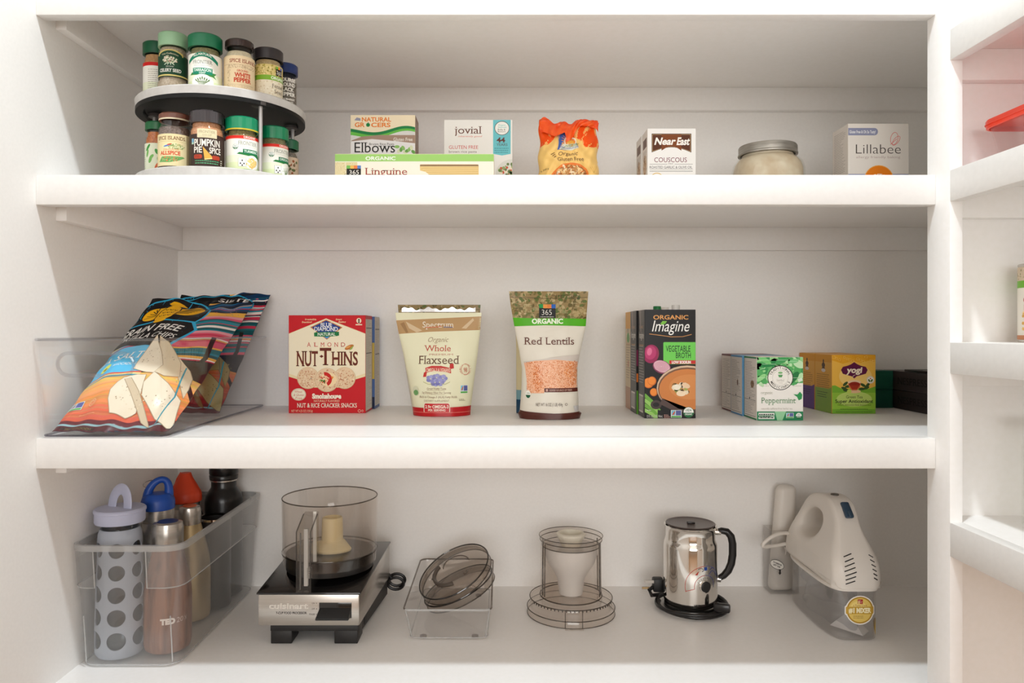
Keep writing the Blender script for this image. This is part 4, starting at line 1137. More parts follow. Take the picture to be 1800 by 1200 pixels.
S_ = side_copy(70, 185, (216, 208, 196), (150, 142, 132), 54, bars=(160, 112)); S_.rect(0, 178, 70, 185, (196, 40, 40)); S_.rect(0, 0, 70, 4, (190, 40, 40))
carton('cracker_box', 'red cracker box printed with three round crackers', 'cracker box', px_x(507.2, 1.41), 0.1457, 1.41, 0.071, Z3, 0.1852, rd, A, right=S_, group=GRP_M)
F2 = Art(55); F2.rect(0, 0, 146, 186, (84, 116, 176)); F2.rect(0, 60, 146, 132, (214, 190, 90)); F2.rect(0, 0, 146, 24, (40, 50, 80))
S_ = side_copy(60, 184, (204, 196, 184), (150, 142, 132), 56, bars=(158, 108)); S_.rect(0, 0, 60, 6, (70, 96, 150))
carton('cracker_box', 'blue-edged cracker box standing behind the red cracker box', 'cracker box', px_x(507.2, 1.41) + 0.0045, 0.1457, 1.4855, 0.058, Z3, 0.184, (90, 120, 176), F2, right=S_, group=GRP_M)

# ------------------------------------------------------------------ stand-up pouches
def standup(name, label, cx, yf, rows, depth, arts, film, back, lean=0.0, extra=None, gloss=0.3):
    """rows: (z mm, left mm, right mm) of the front outline from the bottom up; arts: print in front-view mm."""
    t = thing(name, label, 'food pouch', (cx, yf, Z3), 0, GRP_M)
    H = rows[-1][0]
    def edge(z):
        for (a, l0, r0), (b, l1, r1) in zip(rows[:-1], rows[1:]):
            if z <= b:
                q = (z - a) / (b - a) if b > a else 0
                return l0 + (l1 - l0) * q, r0 + (r1 - r0) * q
        return rows[-1][1], rows[-1][2]
    def surf(x, z, sgn, off=0.0):
        z = min(max(z, 0), H)
        l, r = edge(z); u = min(max((x - l) / (r - l), 0), 1)
        th = depth * (1 - (z / H) ** 1.35) * 0.5
        eu = max(0.0, 1 - abs(2 * u - 1) ** 2.4) ** 0.62
        s = z / H
        wr = 0.6 * math.sin(u * 19 + s * 9) * (0.3 + s) * eu * (1 - s) * 1.4 + 0.8 * math.sin(u * 11 - s * 17) * eu * (1 - s)
        rip = 1.2 * math.sin(u * 7 + 1) * max(0, s - 0.7)
        y = depth * 0.5 + lean * s - sgn * (th * eu + wr) + rip - sgn * off
        return Vector(((l + (r - l) * u) * .001, y * .001, (z + 0.4) * .001))
    mb = MB()
    for sg, m in ((1, paint(film, gloss)), (-1, paint(back, gloss))):
        mb.grid(lambda u, v: surf((lambda e: e[0] + (e[1] - e[0]) * (u if sg > 0 else 1 - u))(edge(v * H)), v * H, sg, -0.45 if sg > 0 else 0), 48, 60, m)
    e0 = edge(0)
    mb.grid(lambda u, v: surf(e0[0] + (e0[1] - e0[0]) * u, 0, 1) * (1 - v) + surf(e0[0] + (e0[1] - e0[0]) * u, 0, -1) * v, 40, 4, paint(film, gloss))
    if arts:
        arts.h += 0.5
        arts.lay(mb, lambda u, v, q: surf(u, v, 1, q), clip=(-200, 0.1, 200, H - 0.1), du=2.5, dv=3.0)
    mb.build('film', t, smooth=70)
    return t, surf, edge
def clip_rows(A, rows): pass
# patterned pouch behind, then the flaxseed pouch
def brown_pattern(A, u0, v0, u1, v1, n):
    A.rect(u0, v0, u1, v1, (150, 128, 84))
    A.specks(n, A.in_rect(u0, v0, u1, v1), [(120, 110, 60), (176, 156, 110), (104, 92, 50), (190, 172, 130), (96, 110, 54)], 0.9, 3.2, stretch=1.6)
    for q in range(int(n / 10)):
        x, y = A.R.uniform(u0, u1), A.R.uniform(v0, v1)
        A.line([(x, y), (x + A.R.uniform(4, 9), y)], 0.8, ((110, 96, 56), (190, 174, 130))[q % 2], keep=q > 0)
A = Art(57, 0.32); A.step = 0.03; A.rect(-90, 0, 90, 220, (226, 220, 206)); A.rect(-90, 132, 90, 152, (40, 130, 40)); brown_pattern(A, -90, 152, 90, 220, 260); A.line([(-80, 196), (80, 197)], 0.6, (80, 66, 40)); A.greek(-76, 197, -58, 203, (60, 50, 36), 3, 1.4)
rows = [(0, -52, 52), (60, -62, 62), (150, -76, 76), (206, -80.5, 80.5)]
standup('seed_pouch', 'brown-patterned pouch standing behind the cream flaxseed pouch', px_x(770.5, 1.43), 1.425, rows, 52, A, (222, 214, 198), (214, 206, 190))
A = setc(Art(58, 0.3), 522, 1112, 0.2075, 0); A.step = 0.03
cre = (234, 232, 200)
R_(A, 0, 100, 1000, 1200, cre)
PL(A, [(0, 270), (110, 270), (420, 256), (880, 234), (1000, 234), (1000, 354), (870, 356), (420, 372), (130, 392), (0, 392)], (186, 150, 104)); 
PL(A, [(200, 280), (350, 360), (300, 378), (230, 340)], (214, 190, 154)); PL(A, [(700, 340), (800, 250), (810, 270), (740, 345)], (214, 190, 154)); PL(A, [(185, 285), (225, 380), (205, 384), (150, 300)], (160, 124, 82))  # pale slivers are highlights painted onto the tan band
T(A, 'Spectrum', 352, 630, 282, 334, (240, 232, 216), serif=True); LN(A, [(380, 334), (480, 330), (520, 322)], 6, (206, 90, 50)); LN(A, [(540, 330), (620, 332)], 6, (70, 90, 150))
T(A, 'Organic', 398, 578, 420, 462, (170, 150, 120), ital=0.35); T(A, 'Whole', 370, 606, 492, 544, (190, 76, 60), serif=True); T(A, 'PREMIUM', 412, 630, 566, 580, (190, 130, 110), serif=True); T(A, 'Flaxseed', 320, 682, 584, 656, (110, 78, 56), serif=True)
PL(A, [(364, 770), (392, 768), (398, 732), (460, 716), (560, 724), (612, 738), (608, 700), (636, 694), (632, 652), (600, 656), (598, 690), (520, 672), (440, 672), (384, 690), (386, 724), (372, 732)], (196, 50, 44)); T(A, 'OMEGA-3 & LIGNANS', 392, 604, 694, 726, (240, 214, 190), serif=True, bold=0.02)
for x, y in ((432, 786), (484, 775), (540, 782), (472, 818), (512, 815)):
    for q in range(5): E_(A, x + 22 * math.cos(q * 1.256), y + 18 * math.sin(q * 1.256), 20, 17, ((140, 140, 196), (160, 160, 210), (122, 122, 184))[q % 3])
    E_(A, x, y, 6, 5, (220, 220, 170))
LN(A, [(366, 812), (410, 832), (450, 832)], 4, (170, 170, 110)); LN(A, [(604, 812), (560, 832), (530, 828)], 4, (170, 170, 110))
T(A, 'Great Nutty Taste', 400, 570, 862, 880, (150, 120, 96), serif=True); T(A, '5g Dietary Fiber Per Serving', 358, 614, 898, 914, (150, 120, 96), serif=True); LN(A, [(400, 888), (560, 888)], 2, (180, 160, 130)); LN(A, [(400, 922), (560, 922)], 2, (180, 160, 130))
T(A, 'Rich in Omega-3 (ALA) Fatty Acids', 334, 666, 934, 952, (150, 120, 96), serif=True); T(A, 'DIETARY SUPPLEMENT', 376, 598, 968, 984, (170, 146, 120))
RG(A, 736, 704, 34, 48, 3, (200, 110, 84)); T(A, '98', 722, 752, 690, 728, (190, 90, 70)); A.ringtext('HIGH LIGNANS FORMULA ', *P(A, 736, 704), 8.6, 1.9, (200, 100, 80), 90, -340, bold=0.02)
E_(A, 296, 885, 26, 34, (214, 214, 186)); E_(A, 300, 908, 22, 24, (110, 160, 100)); u, v = P(A, 694, 914); verified(A, u, v, 13, 15); GK(A, 684, 960, 734, 980, (150, 146, 120), 10, 5)
PL(A, [(0, 1040), (380, 1038), (380, 1200), (0, 1200)], (186, 30, 36)); PL(A, [(600, 1032), (1000, 1022), (1000, 1200), (600, 1200)], (186, 30, 36)); R_(A, 378, 1040, 604, 1200, (186, 30, 36))
RR(A, 374, 994, 606, 1080, 16, (240, 230, 210)); RR(A, 380, 999, 600, 1082, 14, (190, 30, 36)); R_(A, 250, 1074, 800, 1080, (214, 110, 100)); RR(A, 384, 1003, 596, 1072, 12, (194, 34, 40))
T(A, '2.9g OMEGA-3', 388, 592, 1014, 1040, (246, 232, 214), serif=True, bold=0.02); T(A, 'PER SERVING', 412, 566, 1048, 1066, (246, 232, 214), serif=True, bold=0.02)
rows = [(0, -53.0, 53.0), (16, -54.5, 54.0), (40, -58, 57), (110, -71, 66), (150, -80, 70.5), (172, -84.5, 72.5), (189, -86.3, 73.5)]
t, sf, ed = standup('flaxseed_pouch', 'cream flaxseed pouch with red base and torn-open silver top', px_x(774.4, 1.354), 1.352, rows, 66, A, cre, (226, 222, 190))
mb = MB()
def torn(u, v):
    l, r = ed(186); x = l + (r - l) * (0.07 + 0.86 * u)
    p = sf(x, 187, -1)
    return (p.x, p.y + 0.002 + 0.002 * math.sin(u * 9), p.z + 0.0035 + (0.006 + 0.0022 * math.sin(u * 21) + 0.0014 * math.sin(u * 57)) * v)
mb.grid(torn, 70, 4, noisy('silver_foil', (196, 194, 192), (226, 224, 222), scale=80, rough=0.3, metal=0.7, bump=0.3))
mb.build('foil_edge', t)
# red lentils
A = Art(60, 0.32); A.step = 0.03; A.rect(-80, 0, 80, 40, (30, 70, 100)); A.rect(-80, 26, 80, 44, (120, 160, 170)); A.rect(-80, 44, 80, 220, (214, 200, 160))
standup('seed_pouch', 'beige pouch with blue base hidden behind the red lentils pouch', px_x(962, 1.40), 1.39, [(0, -58, 58), (120, -58, 58), (196, -60, 60)], 46, A, (206, 192, 150), (206, 192, 150))
A = setc(Art(61, 0.3), 455, 1105, 0.2165, 0); A.step = 0.03
R_(A, 0, 0, 1000, 1200, (226, 220, 206))
u0, v1 = P(A, 60, 40); u1, v0 = P(A, 860, 300); brown_pattern(A, u0, v0, u1, v1, 420)
for q in range(12):
    x, y = A.R.uniform(130, 740), A.R.uniform(150, 270)
    GK(A, x, y, x + 70, y + 30, ((90, 110, 50), (196, 180, 136))[q % 2], 9, 4)
LN(A, [(118, 108), (450, 122), (772, 112)], 4, (96, 80, 50)); T(A, 'RESEALABLE BAG FOR FRESHNESS', 470, 700, 92, 102, (60, 48, 34)); LN(A, [(676, 122), (700, 116)], 6, (40, 34, 28))
PL(A, [(0, 270), (160, 280), (362, 286), (500, 284), (760, 290), (900, 290), (900, 350), (750, 350), (420, 342), (170, 350), (0, 350)], (84, 174, 36))
T(A, 'ORGANIC', 304, 560, 290, 328, (240, 246, 228), serif=True, bold=0.04)
R_(A, 364, 196, 500, 282, (36, 36, 36)); R_(A, 364, 168, 398, 200, (40, 150, 80)); R_(A, 398, 170, 432, 202, (230, 150, 70)); R_(A, 432, 170, 466, 203, (222, 130, 60)); R_(A, 466, 170, 500, 203, (40, 96, 180))
T(A, '365', 386, 468, 214, 258, (236, 232, 224), bold=-0.01); GK(A, 374, 266, 490, 280, (200, 196, 190), 14, 5, ragged=0.05)
T(A, 'Red Lentils', 240, 650, 442, 500, (104, 62, 52), serif=True)
win = [(236, 640), (330, 628), (500, 600), (690, 580), (690, 640), (672, 820), (672, 860), (684, 884), (404, 880), (392, 892), (258, 898), (262, 800), (250, 700)]
PL(A, win, (206, 196, 186)); PL(A, [(240, 650), (330, 632), (500, 622), (685, 640), (672, 820), (660, 870), (404, 880), (392, 892), (264, 896), (262, 800), (250, 700)], (236, 178, 142))
def inwin():
    while True:
        x, y = A.R.uniform(248, 680), A.R.uniform(634, 888)
        if y > 640 - (x - 240) * 0.02 and x > 262 - (y - 640) * 0.0 and x < 676 and not (x > 404 and y > 868): return P(A, x, y)
A.specks(1500, inwin, [(242, 196, 164), (230, 160, 120), (222, 140, 92), (248, 212, 184), (206, 122, 76), (244, 186, 150)], 0.55, 1.05)
def dense(xc, yc, rx, ry):
    return A.in_ell(*P(A, xc, yc), rx * 0.2165, ry * 0.2165)
A.specks(150, dense(350, 770, 40, 110), [(214, 120, 60), (190, 96, 44), (226, 140, 80)], 0.5, 1.1); A.specks(190, dense(620, 740, 56, 100), [(222, 130, 66), (206, 110, 56), (236, 156, 96)], 0.5, 1.1)
R_(A, 402, 852, 680, 884, (96, 44, 34)); T(A, 'GOOD SOURCE OF FIBER', 444, 630, 862, 876, (220, 190, 176)); R_(A, 414, 858, 430, 878, (200, 160, 146))
u, v = P(A, 272, 905); A.ell(u, v, 4.4, 7.2, (240, 238, 228)); A.ell(u, v - 1, 3.9, 5.6, (30, 90, 60), a0=180, a1=360); A.text('USDA', u, v + 1, 2, (30, 90, 60), w=5.5)
T(A, 'NET WT 16 OZ (1 LB) 454g', 334, 550, 972, 996, (80, 60, 54)); RG(A, 580, 984, 9, 9, 3, (110, 90, 80))
PL(A, [(150, 1030), (240, 1042), (480, 1056), (690, 1050), (760, 1045), (760, 1150), (150, 1150)], (84, 42, 34)); PL(A, [(640, 1000), (690, 996), (700, 1046), (656, 1046)], (204, 202, 200))
rows = [(0, -54.5, 53.5), (9, -57, 56.5), (12, -54, 51.5), (50, -51, 50.5), (88, -50.0, 48.5), (120, -55, 55), (163, -63.5, 64), (200, -70, 67), (226, -73.2, 68.8)]
standup('lentil_pouch', 'tall red lentils pouch with green band and see-through window', px_x(968.5, 1.305), 1.303, rows, 62, A, (226, 220, 206), (206, 198, 180))

# ------------------------------------------------------------------ broth cartons
k = 0.2024
A = setc(Art(62, 0.3), 265, 120, k, 193.5)
R_(A, 200, 0, 800, 1200, (14, 12, 12))
T(A, 'ORGANIC', 342, 650, 170, 206, (226, 160, 84), bold=0.02)
T(A, 'Imagine', 330, 652, 216, 312, (244, 242, 238), ital=0.22, bold=0.0); PL(A, [(404, 244), (424, 220), (462, 222), (448, 244), (420, 256)], (120, 190, 60))
LN(A, [(306, 334), (400, 346), (500, 360), (600, 358), (680, 338)], 5, (214, 150, 84))
RR(A, 430, 406, 740, 600, 10, (110, 206, 84)); T(A, 'VEGETABLE', 452, 668, 438, 490, (26, 60, 30), bold=0.01); T(A, 'BROTH', 540, 672, 498, 546, (26, 60, 30), bold=0.01)
R_(A, 482, 566, 800, 598, (196, 44, 40)); T(A, 'LOW SODIUM', 504, 672, 572, 594, (246, 232, 226), bold=0.06)
E_(A, 322, 510, 70, 82, (150, 24, 80), rot=-10); E_(A, 318, 500, 50, 60, (184, 50, 106), rot=-10); E_(A, 308, 490, 22, 34, (222, 110, 150), rot=-10); LN(A, [(372, 470), (388, 492), (384, 540)], 4, (120, 70, 60))
E_(A, 416, 624, 82, 58, (130, 50, 84), rot=-20); E_(A, 416, 620, 74, 50, (222, 178, 190), rot=-20)
for q in range(5): RG(A, 412, 620, 62 - q * 12, 42 - q * 8, 2.5, (196, 120, 146))
for x, y, r in ((300, 765, 44), (330, 748, 38), (346, 846, 34)): E_(A, x, y, r, r * 1.05, (206, 104, 30)); E_(A, x - 3, y - 2, r * 0.84, r * 0.9, (236, 138, 50))
for q in range(4): LN(A, [(262, 868 + q * 44), (330, 930 + q * 36), (396, 1010 + q * 30)], 30, ((110, 170, 64), (150, 200, 100))[q % 2])
E_(A, 640, 812, 272, 204, (96, 72, 62)); E_(A, 640, 808, 268, 196, (214, 186, 156)); E_(A, 640, 816, 258, 188, (120, 84, 62)); E_(A, 642, 822, 250, 180, (206, 128, 66)); E_(A, 660, 800, 180, 110, (214, 140, 78))
E_(A, 366, 956, 48, 40, (70, 56, 54)); E_(A, 366, 956, 28, 20, (22, 20, 20)); PL(A, [(400, 950), (500, 1000), (640, 1030), (720, 1034), (720, 1012), (560, 990), (420, 900)], (84, 66, 62))
SPE(A, 582, 830, 84, 56, 16, [(206, 150, 84), (120, 90, 40), (150, 150, 70)], 12, 26); SPE(A, 590, 815, 66, 44, 22, [(236, 220, 190), (246, 232, 206), (214, 170, 110), (170, 176, 96)], 14, 28); E_(A, 548, 802, 32, 26, (246, 236, 214)); E_(A, 628, 788, 38, 22, (238, 206, 170), rot=-20); E_(A, 586, 858, 42, 24, (244, 222, 190))
PL(A, [(380, 1000), (480, 1030), (720, 1040), (720, 1100), (380, 1100)], (22, 20, 20))
T(A, '32 FL OZ (1 QT) 946mL', 284, 424, 1046, 1068, (214, 210, 206)); GK(A, 436, 1040, 490, 1072, (196, 150, 140), 9, 4); GK(A, 284, 1000, 330, 1012, (220, 220, 210), 9, 4)
u, v = P(A, 496, 1070); verified(A, u, v, 19, 13.5); u, v = P(A, 651, 1022); seal(A, u, v, 9.6)
def broth_side(seed, bg, top=None, tk=(150, 144, 138)):
    L = Art(seed, 0.32)
    L.rect(0, 0, 62, 194, bg)
    L.greek(8, 60, 56, 130, tk, 5, 1.6); L.text('Imagine', 31, 142, 12, (226, 222, 216), w=44, ital=0.2); L.text('ORGANIC', 31, 160, 5, (206, 150, 84), w=34)
    L.poly([(6, 194), (26, 150), (30, 150), (30, 194)], (120, 108, 100)); L.poly([(32, 194), (40, 160), (56, 194)], (70, 62, 58))
    L.text('Vegetable', 31, 128, 4, (196, 140, 70), w=40); L.rect(10, 8, 48, 40, (206, 200, 194)); 
    for q in range(12): L.rect(12 + q * 3, 11, 13.2 + q * 3 + (q % 3) * 0.5, 37, (60, 56, 54), keep=q > 0)
    if top:
        L.rect(0, 160, 62, 194, top); L.ell(30, 142, 16, 10, (80, 150, 60))
    return L
def broth(label, xl, yf, front, side, col, cap_c, cap_xy):
    o = carton('broth_carton', label, 'broth carton', xl, 0.0911, yf, 0.062, Z3, 0.1935, col, front, left=side, group=GRP_M, gloss=0.3)
    MB().lathe([(0.0075, -0.001), (0.0075, 0.0075), (0.0068, 0.0085), (0, 0.0085)], paint(cap_c, 0.35), c=(cap_xy[0], cap_xy[1], 0.1945), seg=28).build('screw_cap', o)
    return o
broth('black vegetable broth carton with soup pot picture, front of three', px_x(1133, 1.327), 1.327, A, broth_side(63, (22, 19, 18)), (22, 20, 20), (226, 222, 216), (0.020, 0.012))
F2 = Art(64); F2.rect(0, 0, 92, 194, (24, 22, 22)); F2.rect(0, 0, 20, 44, (96, 160, 50)); F2.rect(0, 60, 14, 76, (226, 120, 40)); F2.rect(0, 90, 20, 120, (120, 30, 70))
broth('black broth carton standing second in the row of three', px_x(1133, 1.327) - 0.0028, 1.393, F2, broth_side(65, (28, 24, 22)), (22, 20, 20), (14, 120, 60), (0.0025, 0.012))
L = broth_side(66, (206, 186, 150), (222, 160, 40), (150, 130, 100)); L.rect(0, 0, 62, 44, (176, 130, 96)); L.rect(28, 84, 34, 96, (190, 60, 40))
broth('broth carton with yellow top and beige side, last of the three', px_x(1133, 1.327) - 0.001, 1.459, None, L, (206, 184, 146), (226, 222, 216), (0.03, 0.01))

# ------------------------------------------------------------------ tea boxes
k = 0.2192
A = setc(Art(67), 358, 165, k, 110.4)
R_(A, 300, 100, 800, 800, (240, 236, 230)); R_(A, 300, 100, 800, 372, (104, 180, 108))
SPR(A, 350, 165, 735, 372, 60, [(60, 150, 84), (150, 210, 140), (84, 170, 96), (190, 230, 180)], 10, 34, stretch=2.0)
for x, y, rx, ry, rot, c in ((460, 222, 70, 22, 12, (40, 130, 70)), (420, 190, 60, 20, -30, (120, 200, 120)), (560, 190, 60, 24, 30, (70, 160, 90)), (650, 330, 60, 26, 50, (40, 120, 66)), (690, 220, 50, 30, -30, (196, 230, 186)), (395, 330, 44, 18, 40, (150, 214, 140)), (650, 200, 40, 16, 10, (120, 200, 130))):
    E_(A, x, y, rx, ry, c, rot=rot); LN(A, [(x - rx * 0.8, y), (x + rx * 0.8, y)], 2.5, (200, 232, 196))
PL(A, [(680, 340), (716, 330), (722, 352), (690, 366)], (220, 236, 216))
E_(A, 545, 330, 102, 98, (64, 60, 56)); E_(A, 545, 330, 96, 92, (242, 238, 230)); RG(A, 545, 330, 62, 60, 2, (180, 176, 168))
u, v = P(A, 545, 330)
A.ringtext('TRADITIONAL', u, v, 15.2, 4.0, (70, 64, 60), 158, -136, bold=0.01); A.ringtext('MEDICINALS', u, v, 18.8, 4.0, (70, 64, 60), 208, 124, bold=0.01, inward=True)
PL(A, [(526, 306), (564, 306), (556, 326), (534, 326)], (90, 160, 96)); E_(A, 545, 290, 18, 9, (140, 190, 130)); T(A, 'herbal', 516, 576, 340, 358, (196, 192, 184), serif=True); T(A, 'tea', 530, 562, 364, 374, (206, 202, 196))
LN(A, [(362, 378), (450, 378)], 1.5, (200, 196, 186)); GK(A, 388, 388, 454, 402, (190, 186, 176), 12, 4, ragged=0.05); GK(A, 642, 388, 712, 402, (190, 186, 176), 12, 4, ragged=0.05)
T(A, 'organic', 390, 484, 436, 458, (190, 190, 176), serif=True); T(A, 'Peppermint', 392, 668, 486, 530, (120, 160, 120), serif=True)
PL(A, [(648, 460), (680, 462), (700, 440), (718, 462), (714, 496), (690, 508), (676, 480)], (50, 150, 84)); T(A, 'naturally caffeine-free herbal tea', 394, 640, 566, 580, (190, 184, 176))
R_(A, 300, 596, 800, 800, (36, 130, 84)); PL(A, [(500, 596), (590, 596), (560, 668), (520, 668)], (150, 206, 160)); R_(A, 372, 606, 498, 628, (230, 232, 224)); R_(A, 372, 634, 498, 656, (230, 232, 224)); GK(A, 376, 608, 494, 656, (40, 60, 50), 24, 9, ragged=0.1); GK(A, 370, 632, 510, 640, (20, 60, 40), 8, 5)
u, v = P(A, 590, 648); verified(A, u, v, 13, 9); u, v = P(A, 690, 630); seal(A, u, v, 5.4)
GRP_T = 'tea boxes on the middle shelf'
def tea_side(seed, edge, spot):
    L = side_copy(66, 110, (224, 216, 208), (130, 120, 112), seed)
    L.line([(4, 6), (60, 6), (60, 34), (4, 34)], 0.8, (60, 54, 50), closed=True); L.rect(26, 32, 34, 40, (224, 216, 208)); L.ell(30, 36, 2.2, 2.8, (40, 36, 34))
    if spot: L.ell(spot[0], spot[1], spot[2], spot[3], spot[4]); L.specks(14, L.in_ell(spot[0], spot[1], spot[2], spot[3]), [(110, 84, 60), (160, 130, 96)], 0.8, 2)
    L.rect(0, 0, 66, 3.2, edge); L.rect(0, 107, 66, 110.4, edge); L.rect(0, 0, 1.6, 110, edge)
    return L
top = Art(68); top.rect(0, 0, 82, 70, (206, 214, 196))
carton('tea_box', 'white and green peppermint tea box with round leaf-ringed badge', 'tea box', px_x(1330, 1.293), 0.0808, 1.293, 0.066, Z3, 0.1104, (232, 226, 218), A, left=tea_side(69, (50, 130, 84), (44, 62, 9, 6.5, (132, 104, 76))), group=GRP_T)
carton('tea_box', 'blue-edged tea box just behind the peppermint box', 'tea box', px_x(1304.5, 1.361), 0.083, 1.361, 0.066, Z3, 0.1104, (96, 150, 190), None, left=tea_side(70, (84, 144, 190), (40, 60, 3.5, 5.5, (110, 66, 60))), group=GRP_T)
carton('tea_box', 'maroon-edged tea box at the back of the white row', 'tea box', px_x(1286.5, 1.429), 0.083, 1.429, 0.066, Z3, 0.1104, (110, 60, 70), None, left=tea_side(71, (110, 54, 62), None), group=GRP_T)
# yogi boxes
k = 0.2373
A = setc(Art(72), 953, 150, k, 110.8)
R_(A, 900, 100, 1400, 700, (240, 186, 76)); PL(A, [(900, 100), (1400, 100), (1400, 196), (1290, 186), (1180, 214), (1120, 200), (1040, 222), (960, 196), (900, 200)], (232, 166, 40))
for q in range(26): RG(A, 960 + (q * 53 % 340), 160 + (q * 29 % 46), 8 + q % 7, 7 + q % 5, 2, ((216, 140, 20), (246, 206, 110))[q % 2], n=14)
E_(A, 1140, 320, 130, 90, (246, 206, 118)); 
R_(A, 900, 420, 1400, 700, (146, 192, 62)); PL(A, [(900, 400), (980, 392), (1030, 418), (1130, 430), (1240, 420), (1310, 396), (1400, 400), (1400, 450), (900, 450)], (120, 176, 50)); E_(A, 1130, 500, 140, 60, (190, 214, 110)); R_(A, 900, 580, 1400, 700, (120, 176, 52))
mg = (96, 22, 66)
PL(A, [(1026, 270), (1040, 246), (1080, 236), (1104, 226), (1130, 208), (1156, 226), (1180, 236), (1222, 246), (1236, 270), (1222, 300), (1180, 312), (1150, 320), (1130, 338), (1110, 320), (1080, 312), (1040, 300)], mg)
T(A, 'yogi', 1068, 1190, 248, 292, (246, 232, 206), bold=0.04, ital=0.15); LN(A, [(1118, 326), (1124, 314), (1138, 310)], 4, (240, 220, 190))
for x, y, rot in ((1060, 380, 40), (1050, 416, -20), (1080, 400, 10), (1200, 390, -30), (1226, 412, 20), (1236, 390, 50), (1190, 420, 0), (1066, 430, 0)): E_(A, x, y, 24, 11, ((60, 84, 40), (84, 110, 50))[int(x) % 2], rot=rot)
E_(A, 1132, 440, 50, 14, (236, 196, 150)); PL(A, [(1080, 366), (1184, 366), (1176, 404), (1150, 432), (1112, 432), (1088, 404)], (206, 110, 70)); E_(A, 1132, 366, 52, 16, (240, 206, 170)); E_(A, 1132, 384, 44, 20, (150, 40, 24)); PL(A, [(1092, 392), (1172, 392), (1150, 424), (1114, 424)], (170, 54, 30))
E_(A, 1090, 440, 18, 16, (196, 214, 96)); E_(A, 1258, 348, 31, 30, (244, 236, 220)); RG(A, 1258, 348, 28, 27, 1.6, (120, 110, 90)); E_(A, 1248, 354, 7, 13, (80, 110, 50), rot=30); E_(A, 1268, 354, 7, 13, (80, 110, 50), rot=-30); E_(A, 1258, 338, 5, 5, (200, 60, 40))
T(A, 'Green Tea', 1066, 1196, 472, 494, (40, 60, 30), serif=False); T(A, 'Super Antioxidant', 980, 1278, 504, 530, (36, 46, 30), bold=0.015); T(A, 'HELPS REDUCE FREE RADICALS', 1000, 1262, 542, 552, (70, 90, 40))
GK(A, 1020, 574, 1240, 590, (70, 100, 40), 12, 4, ragged=0.1); GK(A, 984, 596, 1282, 612, (70, 100, 40), 12, 4, ragged=0.05)
def yogi_side(seed, low, tk):
    L = Art(seed); L.rect(0, 0, 74, 111, (226, 168, 70)); L.rect(0, 96, 74, 111, (220, 152, 40)); L.rect(0, 0, 74, 46, low)
    L.poly([(0, 44), (20, 44), (37, 38), (54, 44), (74, 50), (74, 40), (0, 36)], low); L.ell(38, 90, 7, 5, (70, 50, 40)); L.poly([(30, 78), (46, 78), (40, 96), (36, 96)], (90, 66, 50)); L.ell(38, 80, 9, 3.4, (226, 216, 206)); L.ell(38, 98, 2.6, 3.4, (60, 44, 36))
    L.greek(8, 46, 66, 74, (150, 104, 40), 4, 1.0, ragged=0.2); L.greek(10, 26, 60, 40, tk, 4.4, 1.2, ragged=0.3)
    return L
carton('tea_box', 'orange and green tea box with maroon emblem and teacup', 'tea box', px_x(1462, 1.40), 0.0826, 1.40, 0.074, Z3, 0.1108, (222, 160, 60), A, left=yogi_side(73, (140, 176, 74), (60, 70, 40)), group=GRP_T)
carton('tea_box', 'orange and purple tea box behind the green tea box', 'tea box', px_x(1462, 1.40) - 0.0005, 0.0826, 1.4755, 0.074, Z3, 0.1108, (222, 160, 60), None, left=yogi_side(74, (96, 62, 130), (60, 50, 80)), group=GRP_T)
# coffee capsule sleeves
GRP_N = 'coffee capsule sleeves stacked at the back'
def sleeve(label, x, y, z, w, d, h, col, txt):
    L = None
    if txt:
        L = Art(75, 0.5); L.rect(0, 0, d * 1000, h * 1000, col)
        L.text('NESPRESSO', d * 500 + 8, h * 500 - 6.5, 13, (20, 17, 17), w=124, serif=True)
    return carton('capsule_sleeve', label, 'coffee capsule box', x, w, y, d, z, h, col, None, left=L, group=GRP_N, gloss=0.4)
sleeve('lower black coffee capsule box beside the orange tea boxes', 0.7945, 1.33, Z3, 0.075, 0.218, 0.0375, (56, 48, 48), True)
sleeve('upper black coffee capsule box, stacked on another', 0.7945, 1.331, Z3 + 0.0378, 0.075, 0.217, 0.0375, (62, 54, 54), True)
sleeve('lower dark green capsule box half hidden by the orange tea box', 0.7145, 1.505, Z3, 0.0775, 0.044, 0.0375, (26, 84, 68), False)
sleeve('upper dark green capsule box half hidden by the orange tea box', 0.7145, 1.505, Z3 + 0.0378, 0.0775, 0.044, 0.0375, (28, 90, 72), False)
A = Art(76); A.rect(0, 0, 70, 110, (34, 30, 30)); A.poly([(30, 20), (60, 24), (60, 28), (30, 26)], (214, 204, 176)); A.poly([(44, 30), (66, 34), (64, 40), (46, 36)], (200, 60, 60)); A.poly([(10, 60), (60, 50), (62, 58), (12, 70)], (220, 214, 196))
carton('leaflet', 'dark folded leaflet lying on the stacked black capsule boxes', 'leaflet', 0.796, 0.07, 1.36, 0.11, Z3 + 0.0757, 0.0042, (34, 30, 30), None, top=A, bev=0.0004)
